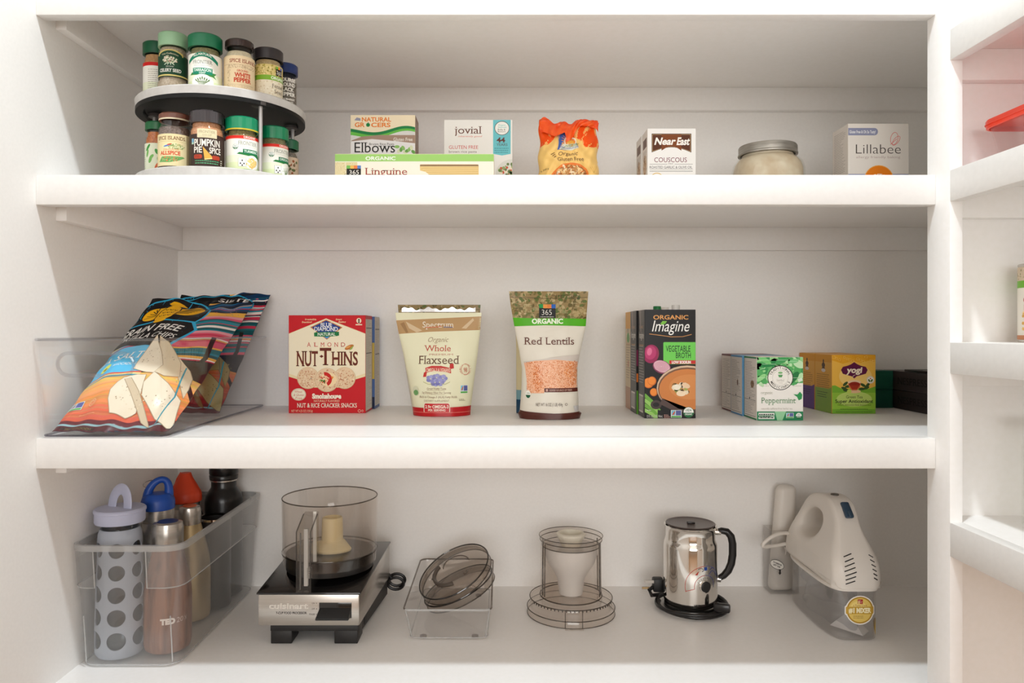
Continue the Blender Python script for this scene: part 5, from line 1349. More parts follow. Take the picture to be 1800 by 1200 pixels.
# ------------------------------------------------------------------ bottle bin
from mathutils.bvhtree import BVHTree
def project(mb):
    """Front-ray finder on what a builder holds so far: (x, z) -> surface y seen from -Y."""
    tree = BVHTree.FromPolygons([Vector(v) for v in mb.v], mb.f)
    def f(x, z, q=0.0, d=(0, 1, 0), far=-1.0):
        h = tree.ray_cast(Vector((x, far, z)), Vector(d))
        return (x, (h[0].y if h[0] is not None else 0) - q, z)
    return f
M_STEEL = noisy('brushed_steel', (190, 184, 176), (200, 194, 187), scale=14, rough=0.27, metal=0.9, stretch=(1, 1, 30))
M_CHROME = paint((226, 222, 216), 0.08, 1.0)
M_HAZY = clear('milky_bin_plastic', (0.955, 0.957, 0.957), 0.12, 1.45, haze=0.06, graze=0.3)
M_HAZY2 = clear('milky_bin_rim', (0.86, 0.87, 0.87), 0.15, 1.5, haze=0.32)
bx, by = -0.585, 1.35
t = thing('bottle_bin', 'milky clear plastic bin full of drinking bottles on the bottom shelf', 'storage bin', (bx, by, Z4))
relb = lambda q: (q[0] - bx, q[1] - bx, q[2] - by, q[3] - by)
bb, bt = relb((-0.6665, -0.5105, 1.179, 1.546)), relb((-0.6710, -0.4985, 1.160, 1.550))
bin_shell(bb, bt, 0.003, 0.198, 0.026, 0.0022, M_HAZY).build('bin_body', t)
def at_z(z, d):
    q = (z - 0.003) / 0.195
    e = [bb[i] + (bt[i] - bb[i]) * q for i in range(4)]
    return rr_loop(e[0] - d, e[1] + d, e[2] - d, e[3] + d, 0.026 + d, z, 8)
loft(MB(), [at_z(0.189, 0.0004), at_z(0.189, 0.0032), at_z(0.198, 0.0032), at_z(0.1985, 0.0), at_z(0.1985, -0.0026), at_z(0.189, -0.0026)], M_HAZY2).build('rim', t)
# skirt band below the rim, open in a notch at the middle of the front
zs0, zs1 = 0.1305, 0.189
nl, nr = px_x(166, 1.163) - bx, px_x(258, 1.163) - bx
lp0, lp1 = at_z(zs0, 0.0026), at_z(zs1, 0.0026)
idx = list(range(len(lp0)))
front_l = max((i for i in idx if lp0[i][1] < -0.15 and lp0[i][0] < nl), key=lambda i: lp0[i][0])
order = []
def onfront(x, z): return (x, (bb[2] + (bt[2] - bb[2]) * (z - 0.003) / 0.195) - 0.0026, z)
seq = lp0 + lp0[:0]
# loop runs counter-clockwise from the front-right corner round to the front-left corner
path0 = [onfront(nr, zs0)] + lp0 + [onfront(nl, zs0)]
path1 = [onfront(nr, zs1)] + lp1 + [onfront(nl, zs1)]
mb = MB()
loft_v = path0 + path1; n = len(path0)
mb.add(loft_v, [[i, i + 1, n + i + 1, n + i] for i in range(n - 1)], clear('milky_bin_skirt', (0.93, 0.93, 0.93), 0.15, 1.45, haze=0.10))
mb.tube([path1[0]] + path0 + [path1[-1]], 0.0011, M_HAZY2, seg=6)
mb.build('skirt_band', t)
lo = at_z(0.006, 0)
MB().tube([(p[0], p[1], 0.004) for p in at_z(0.004, -0.001)], 0.0012, M_HAZY2, seg=6, closed=True).build('base_edge', t)
for xx in (bb[0] + 0.012, px_x(303, 1.178) - bx):
    MB().tube([(xx, bb[2] - 0.0006, 0.01), (xx, onfront(0, 0.085)[1] + 0.0022, 0.085)], 0.0011, M_HAZY2, seg=6).build('corner_rib', t)

ZB = Z4 + 0.0062
GRP_B = 'bottles in the milky bin'
def bottle(label, x, y, rz=0.0, kind='water_bottle'):
    return thing(kind, label, 'bottle', (x, y, ZB), rz, GRP_B)
def zz(py, y): return px_z(py, y) - ZB
# glass bottle in a dotted silicone sleeve
gx, gy = -0.6245, 1.224
t = bottle('glass bottle in pale grey dotted sleeve with lavender cap', gx, gy)
prof = [(0.0335, 0.0), (0.0375, 0.006), (0.0375, 0.05), (0.0355, 0.115), (0.0335, 0.165), (0.0335, 0.185), (0.0325, 0.196), (0.0295, 0.204)]
sl = MB(); sl.lathe([(0, 0)] + prof + [(r - 0.0019, z + (0 if z > 0.01 else 0.002)) for r, z in prof[::-1]] + [(0, 0.002)], paint((172, 178, 190), 0.55), seg=96)
slo = sl.build('silicone_sleeve', t)
cut = MB()
base_a = math.atan2(-gy, -gx) 
for row, zc in enumerate((0.030, 0.067, 0.103, 0.138, 0.173)):
    for c in range(6):
        a = base_a - 0.16 + c * PI / 3
        rr_ = 0.0142 - row * 0.0006
        m = Matrix.Translation((0.036 * math.cos(a), 0.036 * math.sin(a), zc)) @ Matrix.Rotation(a, 4, 'Z') @ Matrix.Rotation(PI / 2, 4, 'Y')
        cut.prism([(rr_ * math.cos(q * PI / 12), rr_ * math.sin(q * PI / 12)) for q in range(24)], -0.012, 0.012, M_STEEL, m)
boolean_cut(slo, cut)
gp = [(r - 0.0021, z + (0.002 if z < 0.01 else 0)) for r, z in prof] + [(0.0283, 0.212), (0.0283, 0.222)]
MB().lathe([(0, 0.0021)] + gp + [(r - 0.0018, z) for r, z in gp[::-1]] + [(0, 0.004)], clear('bottle_glass', (0.80, 0.81, 0.82), 0.02), seg=64).build('glass_body', t)
M_LAV = paint((188, 192, 216), 0.45)
MB().lathe([(0.030, 0.2135), (0.0372, 0.2135), (0.0382, 0.216), (0.0382, 0.2305), (0.0395, 0.2312), (0.0395, 0.2345), (0.0375, 0.2365), (0, 0.2365)], M_LAV, seg=64).build('cap', t)
arch = [(0.0175 * math.cos(PI * k / 16), 0.004 * math.sin(PI * k / 16), 0.2355 + 0.030 * math.sin(PI * k / 16) ** 0.8) for k in range(17)]
mb = MB()
for k in range(16):
    a, b = Vector(arch[k]), Vector(arch[k + 1])
mb.tube([(p[0] - 0.001, p[1], p[2]) for p in arch], 0.0092, M_LAV, seg=14, flat=0.25)
mb.build('carry_loop', t, rot=(0, 0, -0.40))
# wood-look bottle
wx, wy = -0.5535, 1.2405
t = bottle('brown wood-grain bottle with brushed steel cap, front right in the bin', wx, wy)
M_WG = noisy('walnut_print', (96, 58, 40), (164, 114, 88), scale=11, detail=6, rough=0.5, stretch=(9, 9, 0.7), contrast=(0.3, 0.7))
wp = [(0.030, 0), (0.035, 0.004), (0.0372, 0.014), (0.0372, 0.088), (0.0358, 0.108), (0.0318, 0.130), (0.0268, 0.150), (0.0242, 0.163), (0.0236, 0.168)]
mb = MB(); mb.lathe([(0, 0)] + wp + [(0, 0.168)], M_WG, seg=64)
A = Art(81, 0.5); A.text('TED', -1, 0, 8.0, (240, 226, 216), bold=0.08, w=23); A.text('20', 18, 0, 8.0, (214, 190, 178), w=11, ital=0.1); A.text('X', 29, 0, 7.0, (200, 176, 164), w=6)
fc = math.atan2(-wx, wy)
A.lay(mb, lambda u, v, q: ((0.0373 + q * .001) * math.sin(u / 37.3 + fc + 0.02), -(0.0373 + q * .001) * math.cos(u / 37.3 + fc + 0.02), zz(1098, wy - 0.037) + v * .001), du=2.0)
mb.build('body', t)
MB().lathe([(0.0232, 0.168), (0.0232, 0.170), (0.0246, 0.1705), (0.0246, 0.200), (0.0228, 0.2075), (0.017, 0.2095), (0.0165, 0.2088), (0, 0.2088)], M_STEEL, seg=56).build('cap', t)
MB().lathe([(0.0158, 0.2088), (0.0158, 0.2102), (0, 0.2104)], paint((26, 44, 96), 0.4), seg=40).build('cap_disc', t)
# gold bottle
t = bottle('champagne gold bottle with steel cap and orange disc', -0.5716, 1.372)
M_GOLD = paint((206, 184, 142), 0.34, 0.75)
wp = [(0.030, 0), (0.034, 0.003), (0.0358, 0.012), (0.0358, 0.088), (0.034, 0.112), (0.029, 0.136), (0.0228, 0.158), (0.0192, 0.172)]
MB().lathe([(0, 0)] + wp + [(0, 0.172)], M_GOLD, seg=56).build('body', t)
MB().lathe([(0.0186, 0.172), (0.0186, 0.174), (0.0196, 0.1745), (0.0196, 0.196), (0.0180, 0.2025), (0.012, 0.2045), (0, 0.2045)], M_STEEL, seg=48).build('cap', t)
MB().lathe([(0.0118, 0.2044), (0.0118, 0.2056), (0, 0.2058)], paint((196, 90, 50), 0.4), seg=32).build('cap_disc', t)
# loop-capped steel bottles
def loop_cap_bottle(label, x, y, r, h, colr, capr, z_neck, z_cap, skew, ring=False, tall=0.055):
    t = bottle(label, x, y)
    MB().lathe([(0, 0), (r - 0.004, 0), (r, 0.004), (r, h), (r - 0.004, h + 0.009), (r * 0.80, h + 0.016), (r * 0.74, z_neck), (0, z_neck)], M_STEEL, seg=56).build('body', t)
    MB().lathe([(r * 0.70, z_neck), (r * 0.80, z_neck + 0.0005), (r * 0.80, z_neck + 0.006), (r * 0.74, z_neck + 0.0065), (r * 0.74, z_neck + 0.010), (r * 0.80, z_neck + 0.0105), (r * 0.80, z_cap - 0.001), (r * 0.7, z_cap - 0.001)], M_STEEL, seg=56).build('neck_ring', t)
    m = paint(colr, 0.4)
    mb = MB()
    if not ring:
        mb.lathe([(capr * 0.9, z_cap - 0.002), (capr, z_cap), (capr, z_cap + 0.012), (capr * 0.94, z_cap + 0.018), (capr * 0.72, z_cap + 0.030), (capr * 0.46, z_cap + 0.044), (capr * 0.34, z_cap + 0.054), (0, z_cap + 0.055)], m, seg=48)
        mb.tube([(-capr * 0.60, 0, z_cap + 0.026), (-capr * 0.42, 0, z_cap + 0.042), (-capr * 0.2, 0, z_cap + 0.054)], 0.004, m, seg=10)
    else:
        mb.lathe([(capr * 0.9, z_cap - 0.002), (capr, z_cap), (capr, z_cap + 0.013), (capr * 0.92, z_cap + 0.020), (capr * 0.7, z_cap + 0.026), (0, z_cap + 0.028)], m, seg=48)
        pts = []
        for k in range(21):
            a = PI * (1.04 - 1.08 * k / 20)
            pts.append((capr * 0.62 * math.cos(a) + skew * max(0, math.sin(a)) ** 1.5, 0, z_cap + 0.016 + tall * 0.72 * max(0, math.sin(a)) ** 0.75))
        mb.tube(pts, [0.0085 - 0.0028 * max(0, math.sin(PI * k / 20)) for k in range(21)], m, seg=14)
    mb.build('loop_cap', t, rot=(0, 0, 0.42))
    if ring:
        MB().tube([(-0.013 + 0.011 * math.cos(2 * PI * k / 24), -0.004 + 0.004 * math.sin(2 * PI * k / 24), z_cap + 0.043 + 0.0055 * math.sin(2 * PI * k / 24 + 0.3)) for k in range(24)], 0.0008, M_STEEL, seg=6, closed=True).build('split_ring', t)
    return t
loop_cap_bottle('steel bottle with bright blue loop cap', -0.598, 1.302, 0.0325, 0.178, (24, 76, 168), 0.0275, zz(921, 1.30), zz(893, 1.30), 0.006, True, 0.046)
loop_cap_bottle('steel bottle with orange-red loop cap touching the shelf above', -0.612, 1.448, 0.0325, 0.168, (222, 66, 22), 0.0300, zz(902, 1.445), zz(880, 1.445), 0.001, False, 0.056)
# black bottles
M_BLK = paint((22, 20, 20), 0.28)
t = bottle('tall black bottle with ringed neck at the back of the bin', -0.558, 1.5035)
MB().lathe([(0, 0), (0.033, 0), (0.0365, 0.004), (0.0365, 0.185), (0.034, 0.198), (0.027, 0.208), (0.0242, 0.213), (0.0242, 0.226), (0, 0.226)], M_BLK, seg=56).build('body', t)
MB().lathe([(0.024, 0.2255), (0.0262, 0.2255), (0.0262, 0.2278), (0.024, 0.2278)], M_STEEL, seg=48).build('neck_ring', t)
MB().lathe([(0.022, 0.228), (0.0272, 0.2285), (0.0278, 0.236), (0.0266, 0.238), (0.0278, 0.240), (0.0278, 0.262), (0.025, 0.266), (0, 0.267)], M_BLK, seg=48).build('cap', t)
t = bottle('short dark grey tumbler with silver rim', -0.549, 1.433)
MB().lathe([(0, 0), (0.027, 0), (0.029, 0.003), (0.0295, 0.166), (0.028, 0.166), (0.0275, 0.004), (0, 0.004)], paint((48, 46, 46), 0.35), seg=56).build('body', t)
MB().lathe([(0.0293, 0.1655), (0.0302, 0.1655), (0.0302, 0.1695), (0.0278, 0.1695), (0.0278, 0.1655)], M_CHROME, seg=56, closed=True).build('rim', t)

# ------------------------------------------------------------------ food processor
M_BLKG = paint((16, 14, 14), 0.12, spec=0.6, coat=0.3)
M_SMOKE = clear('smoky_clear_plastic', (0.95, 0.932, 0.915), 0.03, 1.5)
M_SMOKED = clear('smoky_edge_plastic', (0.42, 0.39, 0.36), 0.08, 1.6)
fx0, fy0 = -0.3255, 1.262
t = thing('food_processor', 'steel and black food processor base with its open clear bowl', 'food processor', (fx0, fy0, Z4))
def hexa(mb, fl, fr, bl, br, y0, y1, zf0, zf1, zb0, zb1, mat, bev=0.0):
    b = bmesh.new()
    vs = [b.verts.new(p) for p in ((fl, y0, zf0), (fr, y0, zf0), (br, y1, zb0), (bl, y1, zb0), (fl, y0, zf1), (fr, y0, zf1), (br, y1, zb1), (bl, y1, zb1))]
    for f in ((3, 2, 1, 0), (4, 5, 6, 7), (0, 1, 5, 4), (1, 2, 6, 5), (2, 3, 7, 6), (3, 0, 4, 7)): b.faces.new([vs[i] for i in f])
    if bev: bmesh.ops.bevel(b, geom=b.edges[:], offset=bev, segments=2, affect='EDGES', profile=0.5)
    mb.bm(b, mat)
w0, w1 = -0.411 - fx0, -0.239 - fx0
b0, b1 = -0.404 - fx0, -0.222 - fx0
DY = 1.492 - fy0
mb = MB(); hexa(mb, w0, w1, b0, b1, 0, DY, 0.0328, 0.0862, 0.040, 0.1075, M_STEEL, 0.003)
A = Art(82, 0.3)
A.text('cuisinart', -33, 62, 9.5, (232, 226, 218), bold=0.03, w=66); A.text('cuisinart', -32.6, 61.6, 9.5, (206, 198, 188), bold=-0.005, w=65)
A.text('7-CUP FOOD PROCESSOR', -28.5, 53.2, 3.6, (46, 40, 38), bold=0.03, w=52)
for s, z in (('ON', 70), ('OFF', 60.5), ('PULSE', 51.5)): A.text(s, 11, z, 2.6, (60, 54, 50), al='r', w=5 if s != 'PULSE' else 9); A.ell(14, z + 1.3, 0.7, 0.7, (50, 44, 40), n=8)
A.lay(mb, lambda u, v, q: (u * .001, -q * .001 + 0.00008, v * .001))
mb.build('motor_housing', t)
mb = MB(); hexa(mb, w0 - 0.002, w1 + 0.002, b0 - 0.002, b1 + 0.002, -0.002, DY + 0.002, 0.0862, 0.0895, 0.1075, 0.1108, M_BLKG, 0.0012); mb.build('top_plate', t)
mb = MB(); hexa(mb, w0 + 0.012, w1 - 0.004, b0 + 0.012, b1 - 0.004, 0.05, DY - 0.004, 0.008, 0.034, 0.008, 0.041, paint((30, 27, 26), 0.5))
mb.box(w0 + 0.020, w1 - 0.003, 0.004, 0.05, 0.0225, 0.0335, paint((30, 27, 26), 0.5), 0.001)
for q in range(12): mb.box(w1 - 0.0045, w1 - 0.002 + q * 0.0004, 0.06 + q * 0.012, 0.066 + q * 0.012, 0.012, 0.034, paint((14, 12, 12), 0.6))
mb.build('base', t)
for nm, xa, xb, ya, yb in (('foot', w0 + 0.020, w0 + 0.056, 0.006, 0.05), ('foot', w1 - 0.044, w1 - 0.004, 0.006, 0.05), ('foot', w0 + 0.02, w0 + 0.056, 0.17, 0.215), ('foot', w1 - 0.044, w1 - 0.004, 0.17, 0.215)):
    MB().box(xa, xb, ya, yb, 0.0003, 0.0245, paint((26, 23, 22), 0.5), 0.0015).build(nm, t)
sx0, sx1 = px_x(561, fy0) - fx0, px_x(618, fy0) - fx0
mb = MB(); mb.box(sx0, sx1, -0.0006, 0.002, 0.046, 0.0725, M_BLKG, 0.0005)
b = bmesh.new()
vs = [b.verts.new(p) for p in ((sx0 - 0.004, -0.013, 0.0465), (sx1 - 0.003, -0.013, 0.0465), (sx1 - 0.003, -0.013, 0.0495), (sx0 - 0.004, -0.013, 0.0495), (sx0 + 0.001, 0, 0.0485), (sx1 - 0.001, 0, 0.0485), (sx1 - 0.001, 0, 0.0645), (sx0 + 0.001, 0, 0.0645))]
for f in ((0, 1, 2, 3), (7, 6, 5, 4), (4, 5, 1, 0), (5, 6, 2, 1), (6, 7, 3, 2), (7, 4, 0, 3)): b.faces.new([vs[i] for i in f])
bmesh.ops.bevel(b, geom=b.edges[:], offset=0.0008, segments=2, affect='EDGES')
mb.bm(b, paint((22, 20, 20), 0.2)); mb.build('switch_lever', t)
# bowl
bxl, byl = -0.3135 - fx0, 1.372 - fy0
bz0, bz1 = 0.112, 0.2285
bowl = MB()
prof = [(0.0835, bz0), (0.0848, 0.131), (0.0862, bz1), (0.0842, bz1), (0.0828, 0.1335), (0.0822, 0.1325), (0, 0.1325), (0, 0.130), (0.081, 0.130), (0.081, bz0)]
bowl.lathe(prof, M_SMOKE, seg=96, closed=True, c=(bxl, byl, 0))
bo = bowl.build('bowl', t)
MB().tube([(bxl + 0.0853 * math.cos(2 * PI * k / 72), byl + 0.0853 * math.sin(2 * PI * k / 72), bz1) for k in range(72)], 0.0011, M_SMOKED, seg=6, closed=True).build('bowl_rim', bo)
MB().lathe([(0, 0.102), (0.0785, 0.102), (0.0785, 0.1285), (0, 0.1285)], paint((20, 18, 17), 0.3), seg=64, c=(bxl, byl, 0)).build('bowl_seat', t)
MB().lathe([(0.0858, 0.1295), (0.0862, 0.1310), (0.0858, 0.1325)], M_SMOKED, seg=72, c=(bxl, byl, 0)).build('floor_line', bo)
# handle of the bowl
hx0, hx1 = px_x(521, 1.236) - fx0, px_x(546, 1.236) - fx0
yw = byl - 0.0845
prof2 = [(yw + 0.004, 0.102), (-0.026, 0.0985), (-0.026, 0.199), (yw - 0.006, 0.2175), (yw + 0.004, 0.2195)]
M_HND = clear('clear_handle_plastic', (0.84, 0.83, 0.82), 0.05, 1.6)
mb = MB(); n = len(prof2)
vs = [(hx0, y, z) for y, z in prof2] + [(hx1, y, z) for y, z in prof2]
mb.add(vs, [list(range(n))[::-1], [n + i for i in range(n)]] + [[i, (i + 1) % n, n + (i + 1) % n, n + i] for i in range(n)], M_HND)
for xx in (hx0, hx1):
    mb.tube([(xx, y, z) for y, z in prof2[1:4]], 0.0011, clear('handle_edge', (0.55, 0.54, 0.53), 0.05, 1.7), seg=6)
hd = mb.build('handle', bo)
xm = (hx0 + hx1) / 2
mb = MB(); mb.box(xm - 0.0035, xm + 0.0035, -0.012, -0.006, 0.104, 0.20, paint((214, 210, 204), 0.4), 0.001); mb.box(xm + 0.004, xm + 0.010, yw - 0.006, yw - 0.001, 0.135, 0.222, paint((222, 218, 210), 0.4), 0.001)
for q in range(6): mb.lathe([(0.0045, 0.0), (0.0045, 0.0014)], paint((180, 176, 170), 0.3, 0.5), c=(xm + 0.005, -0.009, 0.118 + q * 0.003), seg=14)
mb.box(xm - 0.007, xm - 0.0055, -0.0245, -0.02, 0.102, 0.196, paint((96, 92, 88), 0.3), 0.0003); mb.build('spring_rod', hd)
# cream blade hub
M_CREAM = paint((232, 216, 170), 0.45)
MB().lathe([(0.0, 0.1327), (0.040, 0.1327), (0.041, 0.136), (0.036, 0.141), (0.024, 0.1445), (0.0195, 0.149), (0.0185, 0.188), (0.0172, 0.190), (0.014, 0.190), (0.0135, 0.184), (0, 0.184)], M_CREAM, seg=56, c=(bxl + 0.004, byl, 0), fx=lambda a, r, z: r * (1 - (0.28 * max(0, math.cos(2 * a - 0.8)) if r > 0.03 else 0))).build('blade_hub', t)
mb = MB()
for k in range(2):
    pts = [(-0.172 * 0 + w1 + 0.028 + 0.002 * k + 0.016 * math.cos(q * 2 * PI / 20), 0.238 + 0.004 * k, 0.0245 + 0.012 * math.sin(q * 2 * PI / 20) + 0.006 * k) for q in range(20)]
    mb.tube(pts, 0.0031, M_BLK, seg=8, closed=True)
mb.tube([(w1 + 0.004, DY - 0.004, 0.05), (w1 + 0.012, DY + 0.006, 0.046), (w1 + 0.02, 0.237, 0.036)], 0.0031, M_BLK, seg=8)
mb.build('power_cord', t)

# ------------------------------------------------------------------ bin with lids
bx, by = -0.090, 1.40
t = thing('lid_bin', 'small clear plastic bin holding two round smoky lids', 'storage bin', (bx, by, Z4))
bb, bt = relb((-0.1565, -0.0225, 1.284, 1.528)), relb((-0.1645, -0.0155, 1.258, 1.540))
bin_shell(bb, bt, 0.0025, 0.0612, 0.012, 0.0022, clear('lid_bin_plastic', (0.965, 0.962, 0.96), 0.05, 1.45, haze=0.07, haze_col=(240, 238, 236), graze=0.4), 0.001).build('bin_body', t)
lp = rr_loop(bt[0], bt[1], bt[2], bt[3], 0.012, 0.0612)
MB().tube(lp[3:25], 0.0015, clear('lid_bin_edge', (0.50, 0.46, 0.43), 0.08, 1.6), seg=8).build('rim', t)
MB().tube(lp[24:] + lp[:4], 0.0019, M_HAZY2, seg=8).build('front_rim', t)
mb = MB()
lb_ = rr_loop(bb[0], bb[1], bb[2], bb[3], 0.012, 0.0042)
mb.tube(lb_, 0.0011, M_HAZY2, seg=6, closed=True)
for k in (3, 24): mb.tube([lb_[k], lp[k]], 0.0010, M_HAZY2, seg=6)
mb.build('base_edge', t)
for sx, sy in ((-0.045, -0.1), (0.045, -0.1), (-0.045, 0.1), (0.045, 0.1)):
    MB().lathe([(0, 0), (0.006, 0), (0.006, 0.0025), (0, 0.0025)], paint((110, 94, 82), 0.4), c=(sx + 0.0005, sy - 0.002, 0.0002), seg=20).build('foot', t)
M_LID = clear('smoked_lid_plastic', (0.79, 0.755, 0.72), 0.04, 1.6)
def lid_disc(label, loc, n, r, tube):
    o = thing('smoked_round_cover', label, 'lid', loc, 0, 'smoky lids in the small bin')
    q = Vector(n).normalized().to_track_quat('Z', 'Y')
    o.rotation_euler = q.to_euler()
    MB().lathe([(0, 0.0), (r - 0.004, 0.0), (r - 0.002, -0.001), (r - 0.002, -0.012), (r, -0.012), (r + 0.0005, 0.0015), (r - 0.003, 0.0022), (0, 0.0022)], M_LID, seg=80).build('disc', o)
    mb = MB()
    mb.tube([((r - 0.0005) * math.cos(2 * PI * k / 72), (r - 0.0005) * math.sin(2 * PI * k / 72), 0.0012) for k in range(72)], 0.0014, clear('lid_edge', (0.26, 0.24, 0.22), 0.06, 1.7), seg=6, closed=True)
    mb.tube([((r - 0.0005) * math.cos(2 * PI * k / 72), (r - 0.0005) * math.sin(2 * PI * k / 72), -0.0118) for k in range(72)], 0.0011, M_SMOKED, seg=6, closed=True)
    mb.build('edge_ring', o)
    if tube:
        M_T = paint((92, 82, 74), 0.25)
        mb = MB()
        pts = [(r * 0.78 * math.cos(math.radians(a)) * 0.72, r * 0.52 * math.sin(math.radians(a)) - r * 0.02, 0.0036) for a in range(190, 325, 6)]
        mb.tube(pts, 0.0034, M_T, seg=8, flat=1.2)
        mb.tube([(r * 0.45 * math.cos(math.radians(a)) - 0.006, r * 0.34 * math.sin(math.radians(a)) + 0.012, 0.0028) for a in range(60, 240, 9)], 0.0010, M_T, seg=6)
        mb.build('feed_opening', o)
        mb = MB()
        for u, v in ((0.45, 0.1), (0.1, -0.55), (-0.35, -0.45)): mb.lathe([(0.002, 0.0023), (0.0034, 0.0032), (0.0048, 0.0023)], M_T, c=(r * u, r * v, 0), seg=16)
        mb.build('lock_marks', o)
    return o
lid_disc('upper round smoky lid with a curved slot, tilted over the small bin', (px_x(798, 1.385), 1.385, Z4 + 0.0860), (-0.42, -0.30, 0.857), 0.071, True)
lid_disc('lower round smoky lid sticking out of the small bin at right', (px_x(806, 1.40), 1.400, Z4 + 0.0545), (-0.40, -0.08, 0.913), 0.069, False)

# ------------------------------------------------------------------ clear bowl standing on a wide lid
cx, cy = 0.133, 1.412
t = thing('processor_bowl', 'tall clear bowl standing on a wide round smoky lid', 'processor bowl', (cx, cy, Z4))
MB().lathe([(0.0, 0.0315), (0.077, 0.0315), (0.0775, 0.0305), (0.0775, 0.014), (0.0815, 0.0135), (0.0825, 0.012), (0.0825, 0.0004), (0.0808, 0.0004), (0.0808, 0.011), (0.0762, 0.0125), (0.0758, 0.0295), (0, 0.0297)], M_SMOKE, seg=96).build('wide_lid', t)
mb = MB()
for r, z, q in ((0.0776, 0.0312, 0.0010), (0.0826, 0.0128, 0.0009), (0.0825, 0.001, 0.0007)):
    mb.tube([(r * math.cos(2 * PI * k / 80), r * math.sin(2 * PI * k / 80), z) for k in range(80)], q, M_SMOKED, seg=6, closed=True)
for k in range(26):
    a = math.radians(205 + k * 5.4)
    mb.box(-0.0007, 0.0007, -0.0784, -0.0772, 0.0275, 0.0312, paint((46, 36, 30), 0.4), mtx=Matrix.Rotation(a + PI / 2, 4, 'Z'))
mb.build('lid_edge', t)
mb = MB()
for q in (-0.0155, 0.0155): mb.box(-0.0006, 0.0006, -0.0845, -0.083, 0.001, 0.032, M_SMOKED, mtx=Matrix.Translation((q - 0.002, 0.0045 if abs(q) > 0 else 0, 0)))
mb.box(-0.0185, 0.0145, -0.0895, -0.0815, 0.0006, 0.0024, M_SMOKE, 0.0004); mb.build('lock_tab', t)
wb = MB(); wb.lathe([(0.0585, 0.0335), (0.0570, 0.137), (0.0575, 0.139), (0.0598, 0.1395), (0.0598, 0.1465), (0.057, 0.1465), (0.0555, 0.1445), (0.0553, 0.0345), (0, 0.0345), (0, 0.0325), (0.0575, 0.0325)], M_SMOKE, seg=80, closed=True)
wo = wb.build('tall_bowl', t)
mb = MB()
for r, z, q in ((0.0582, 0.0345, 0.0012), (0.0583, 0.1385, 0.0009), (0.0598, 0.1462, 0.0008), (0.0548, 0.128, 0.0008)):
    mb.tube([(r * math.cos(2 * PI * k / 72), r * math.sin(2 * PI * k / 72), z) for k in range(72)], q, M_SMOKED, seg=6, closed=True)
for a in (196, 205, 335, 344, 20, 160):
    mb.tube([(0.0566 * math.cos(math.radians(a)), 0.0566 * math.sin(math.radians(a)), 0.037), (0.0556 * math.cos(math.radians(a)), 0.0556 * math.sin(math.radians(a)), 0.135)], 0.0011, M_SMOKED, seg=6)
mb.build('bowl_edges', wo)
mb = MB(); mb.lathe([(0.0515, 0.126), (0.050, 0.112), (0.044, 0.094), (0.034, 0.080), (0.026, 0.066), (0.022, 0.0365), (0.020, 0.0365), (0.024, 0.066), (0.032, 0.081), (0.042, 0.095), (0.048, 0.112), (0.0495, 0.126)], clear('white_glow_cone', (0.80, 0.79, 0.78), 0.3, 1.45, haze=0.7, haze_col=(250, 249, 248)), seg=64, closed=True); mb.build('white_glow_cone', t)  # pale cone added to stand for the white glow inside the bowl
MB().lathe([(0.0180, 0.126), (0.0235, 0.140), (0.0275, 0.1455), (0.0275, 0.149), (0.0245, 0.1510), (0.0215, 0.1510), (0.0195, 0.1475), (0.0185, 0.135), (0, 0.134)], paint((226, 220, 204), 0.5), seg=56, fx=lambda a, r, z: r * (1 + (0.02 * math.cos(14 * a) if r > 0.026 else 0))).build('cream_ring', t)
MB().lathe([(0.0275, 0.1275), (0.0545, 0.1275), (0.0545, 0.1295), (0.0275, 0.1295)], M_SMOKE, seg=64, closed=True).build('inner_plate', t)

# ------------------------------------------------------------------ milk frother
mx, my = 0.3655, 1.437
t = thing('milk_frother', 'shiny chrome milk frother jug with black handle and dial', 'milk frother', (mx, my, Z4))
MB().lathe([(0, 0.0004), (0.048, 0.0004), (0.0500, 0.002), (0.0500, 0.007), (0.049, 0.0085), (0, 0.0085)], M_BLK, seg=64).build('base_ring', t)
body = MB(); body.lathe([(0.048, 0.0088), (0.0502, 0.011), (0.0508, 0.03), (0.0506, 0.121), (0.0498, 0.127), (0.0476, 0.1315), (0.0468, 0.136), (0.0468, 0.152), (0.0482, 0.1565), (0.0505, 0.1592), (0.050, 0.1605), (0.0462, 0.1575), (0.0450, 0.152), (0.0450, 0.14), (0, 0.14)], M_CHROME, seg=96)
A = Art(83, 0.3)
fcam = -math.atan2(mx, my)
rd_, bl_ = (190, 64, 50), (64, 74, 140)
for r0, c0, a0, a1 in ((38, rd_, 196, 92), (38, bl_, 90, -18), (21, rd_, 190, 92), (21, bl_, 90, -12)):
    A.line([(r0 * math.cos(math.radians(a0 + (a1 - a0) * k / 20)), r0 * math.sin(math.radians(a0 + (a1 - a0) * k / 20)) * 1.0 + 0) for k in range(21)], 0.9, c0)
A.line([(-37, -9), (-20.5, -4)], 0.9, rd_)
for k in range(9): 
    a = math.radians(150 - k * 15); A.line([(14.5 * math.cos(a), 14.5 * math.sin(a)), (17 * math.cos(a), 17 * math.sin(a))], 0.7, (90, 84, 84))
A.poly([(-20, 22), (-13, 29), (-15, 22)], rd_); A.poly([(-2, 30), (4, 30), (4, 36), (-2, 36)], (40, 70, 150)); A.ring(-9, 31, 5, 3.5, 0.9, (90, 70, 80), a0=-60, a1=160)
A.line([(8, 22), (16, 28), (24, 24), (30, 16)], 1.0, bl_); A.line([(10, 30), (18, 33)], 0.9, bl_)
A.text('NESPRESSO', -10, -37, 3.6, (44, 38, 36), serif=True, bold=0.03, w=24)
dz = 0.0560; fd = fcam + 0.56
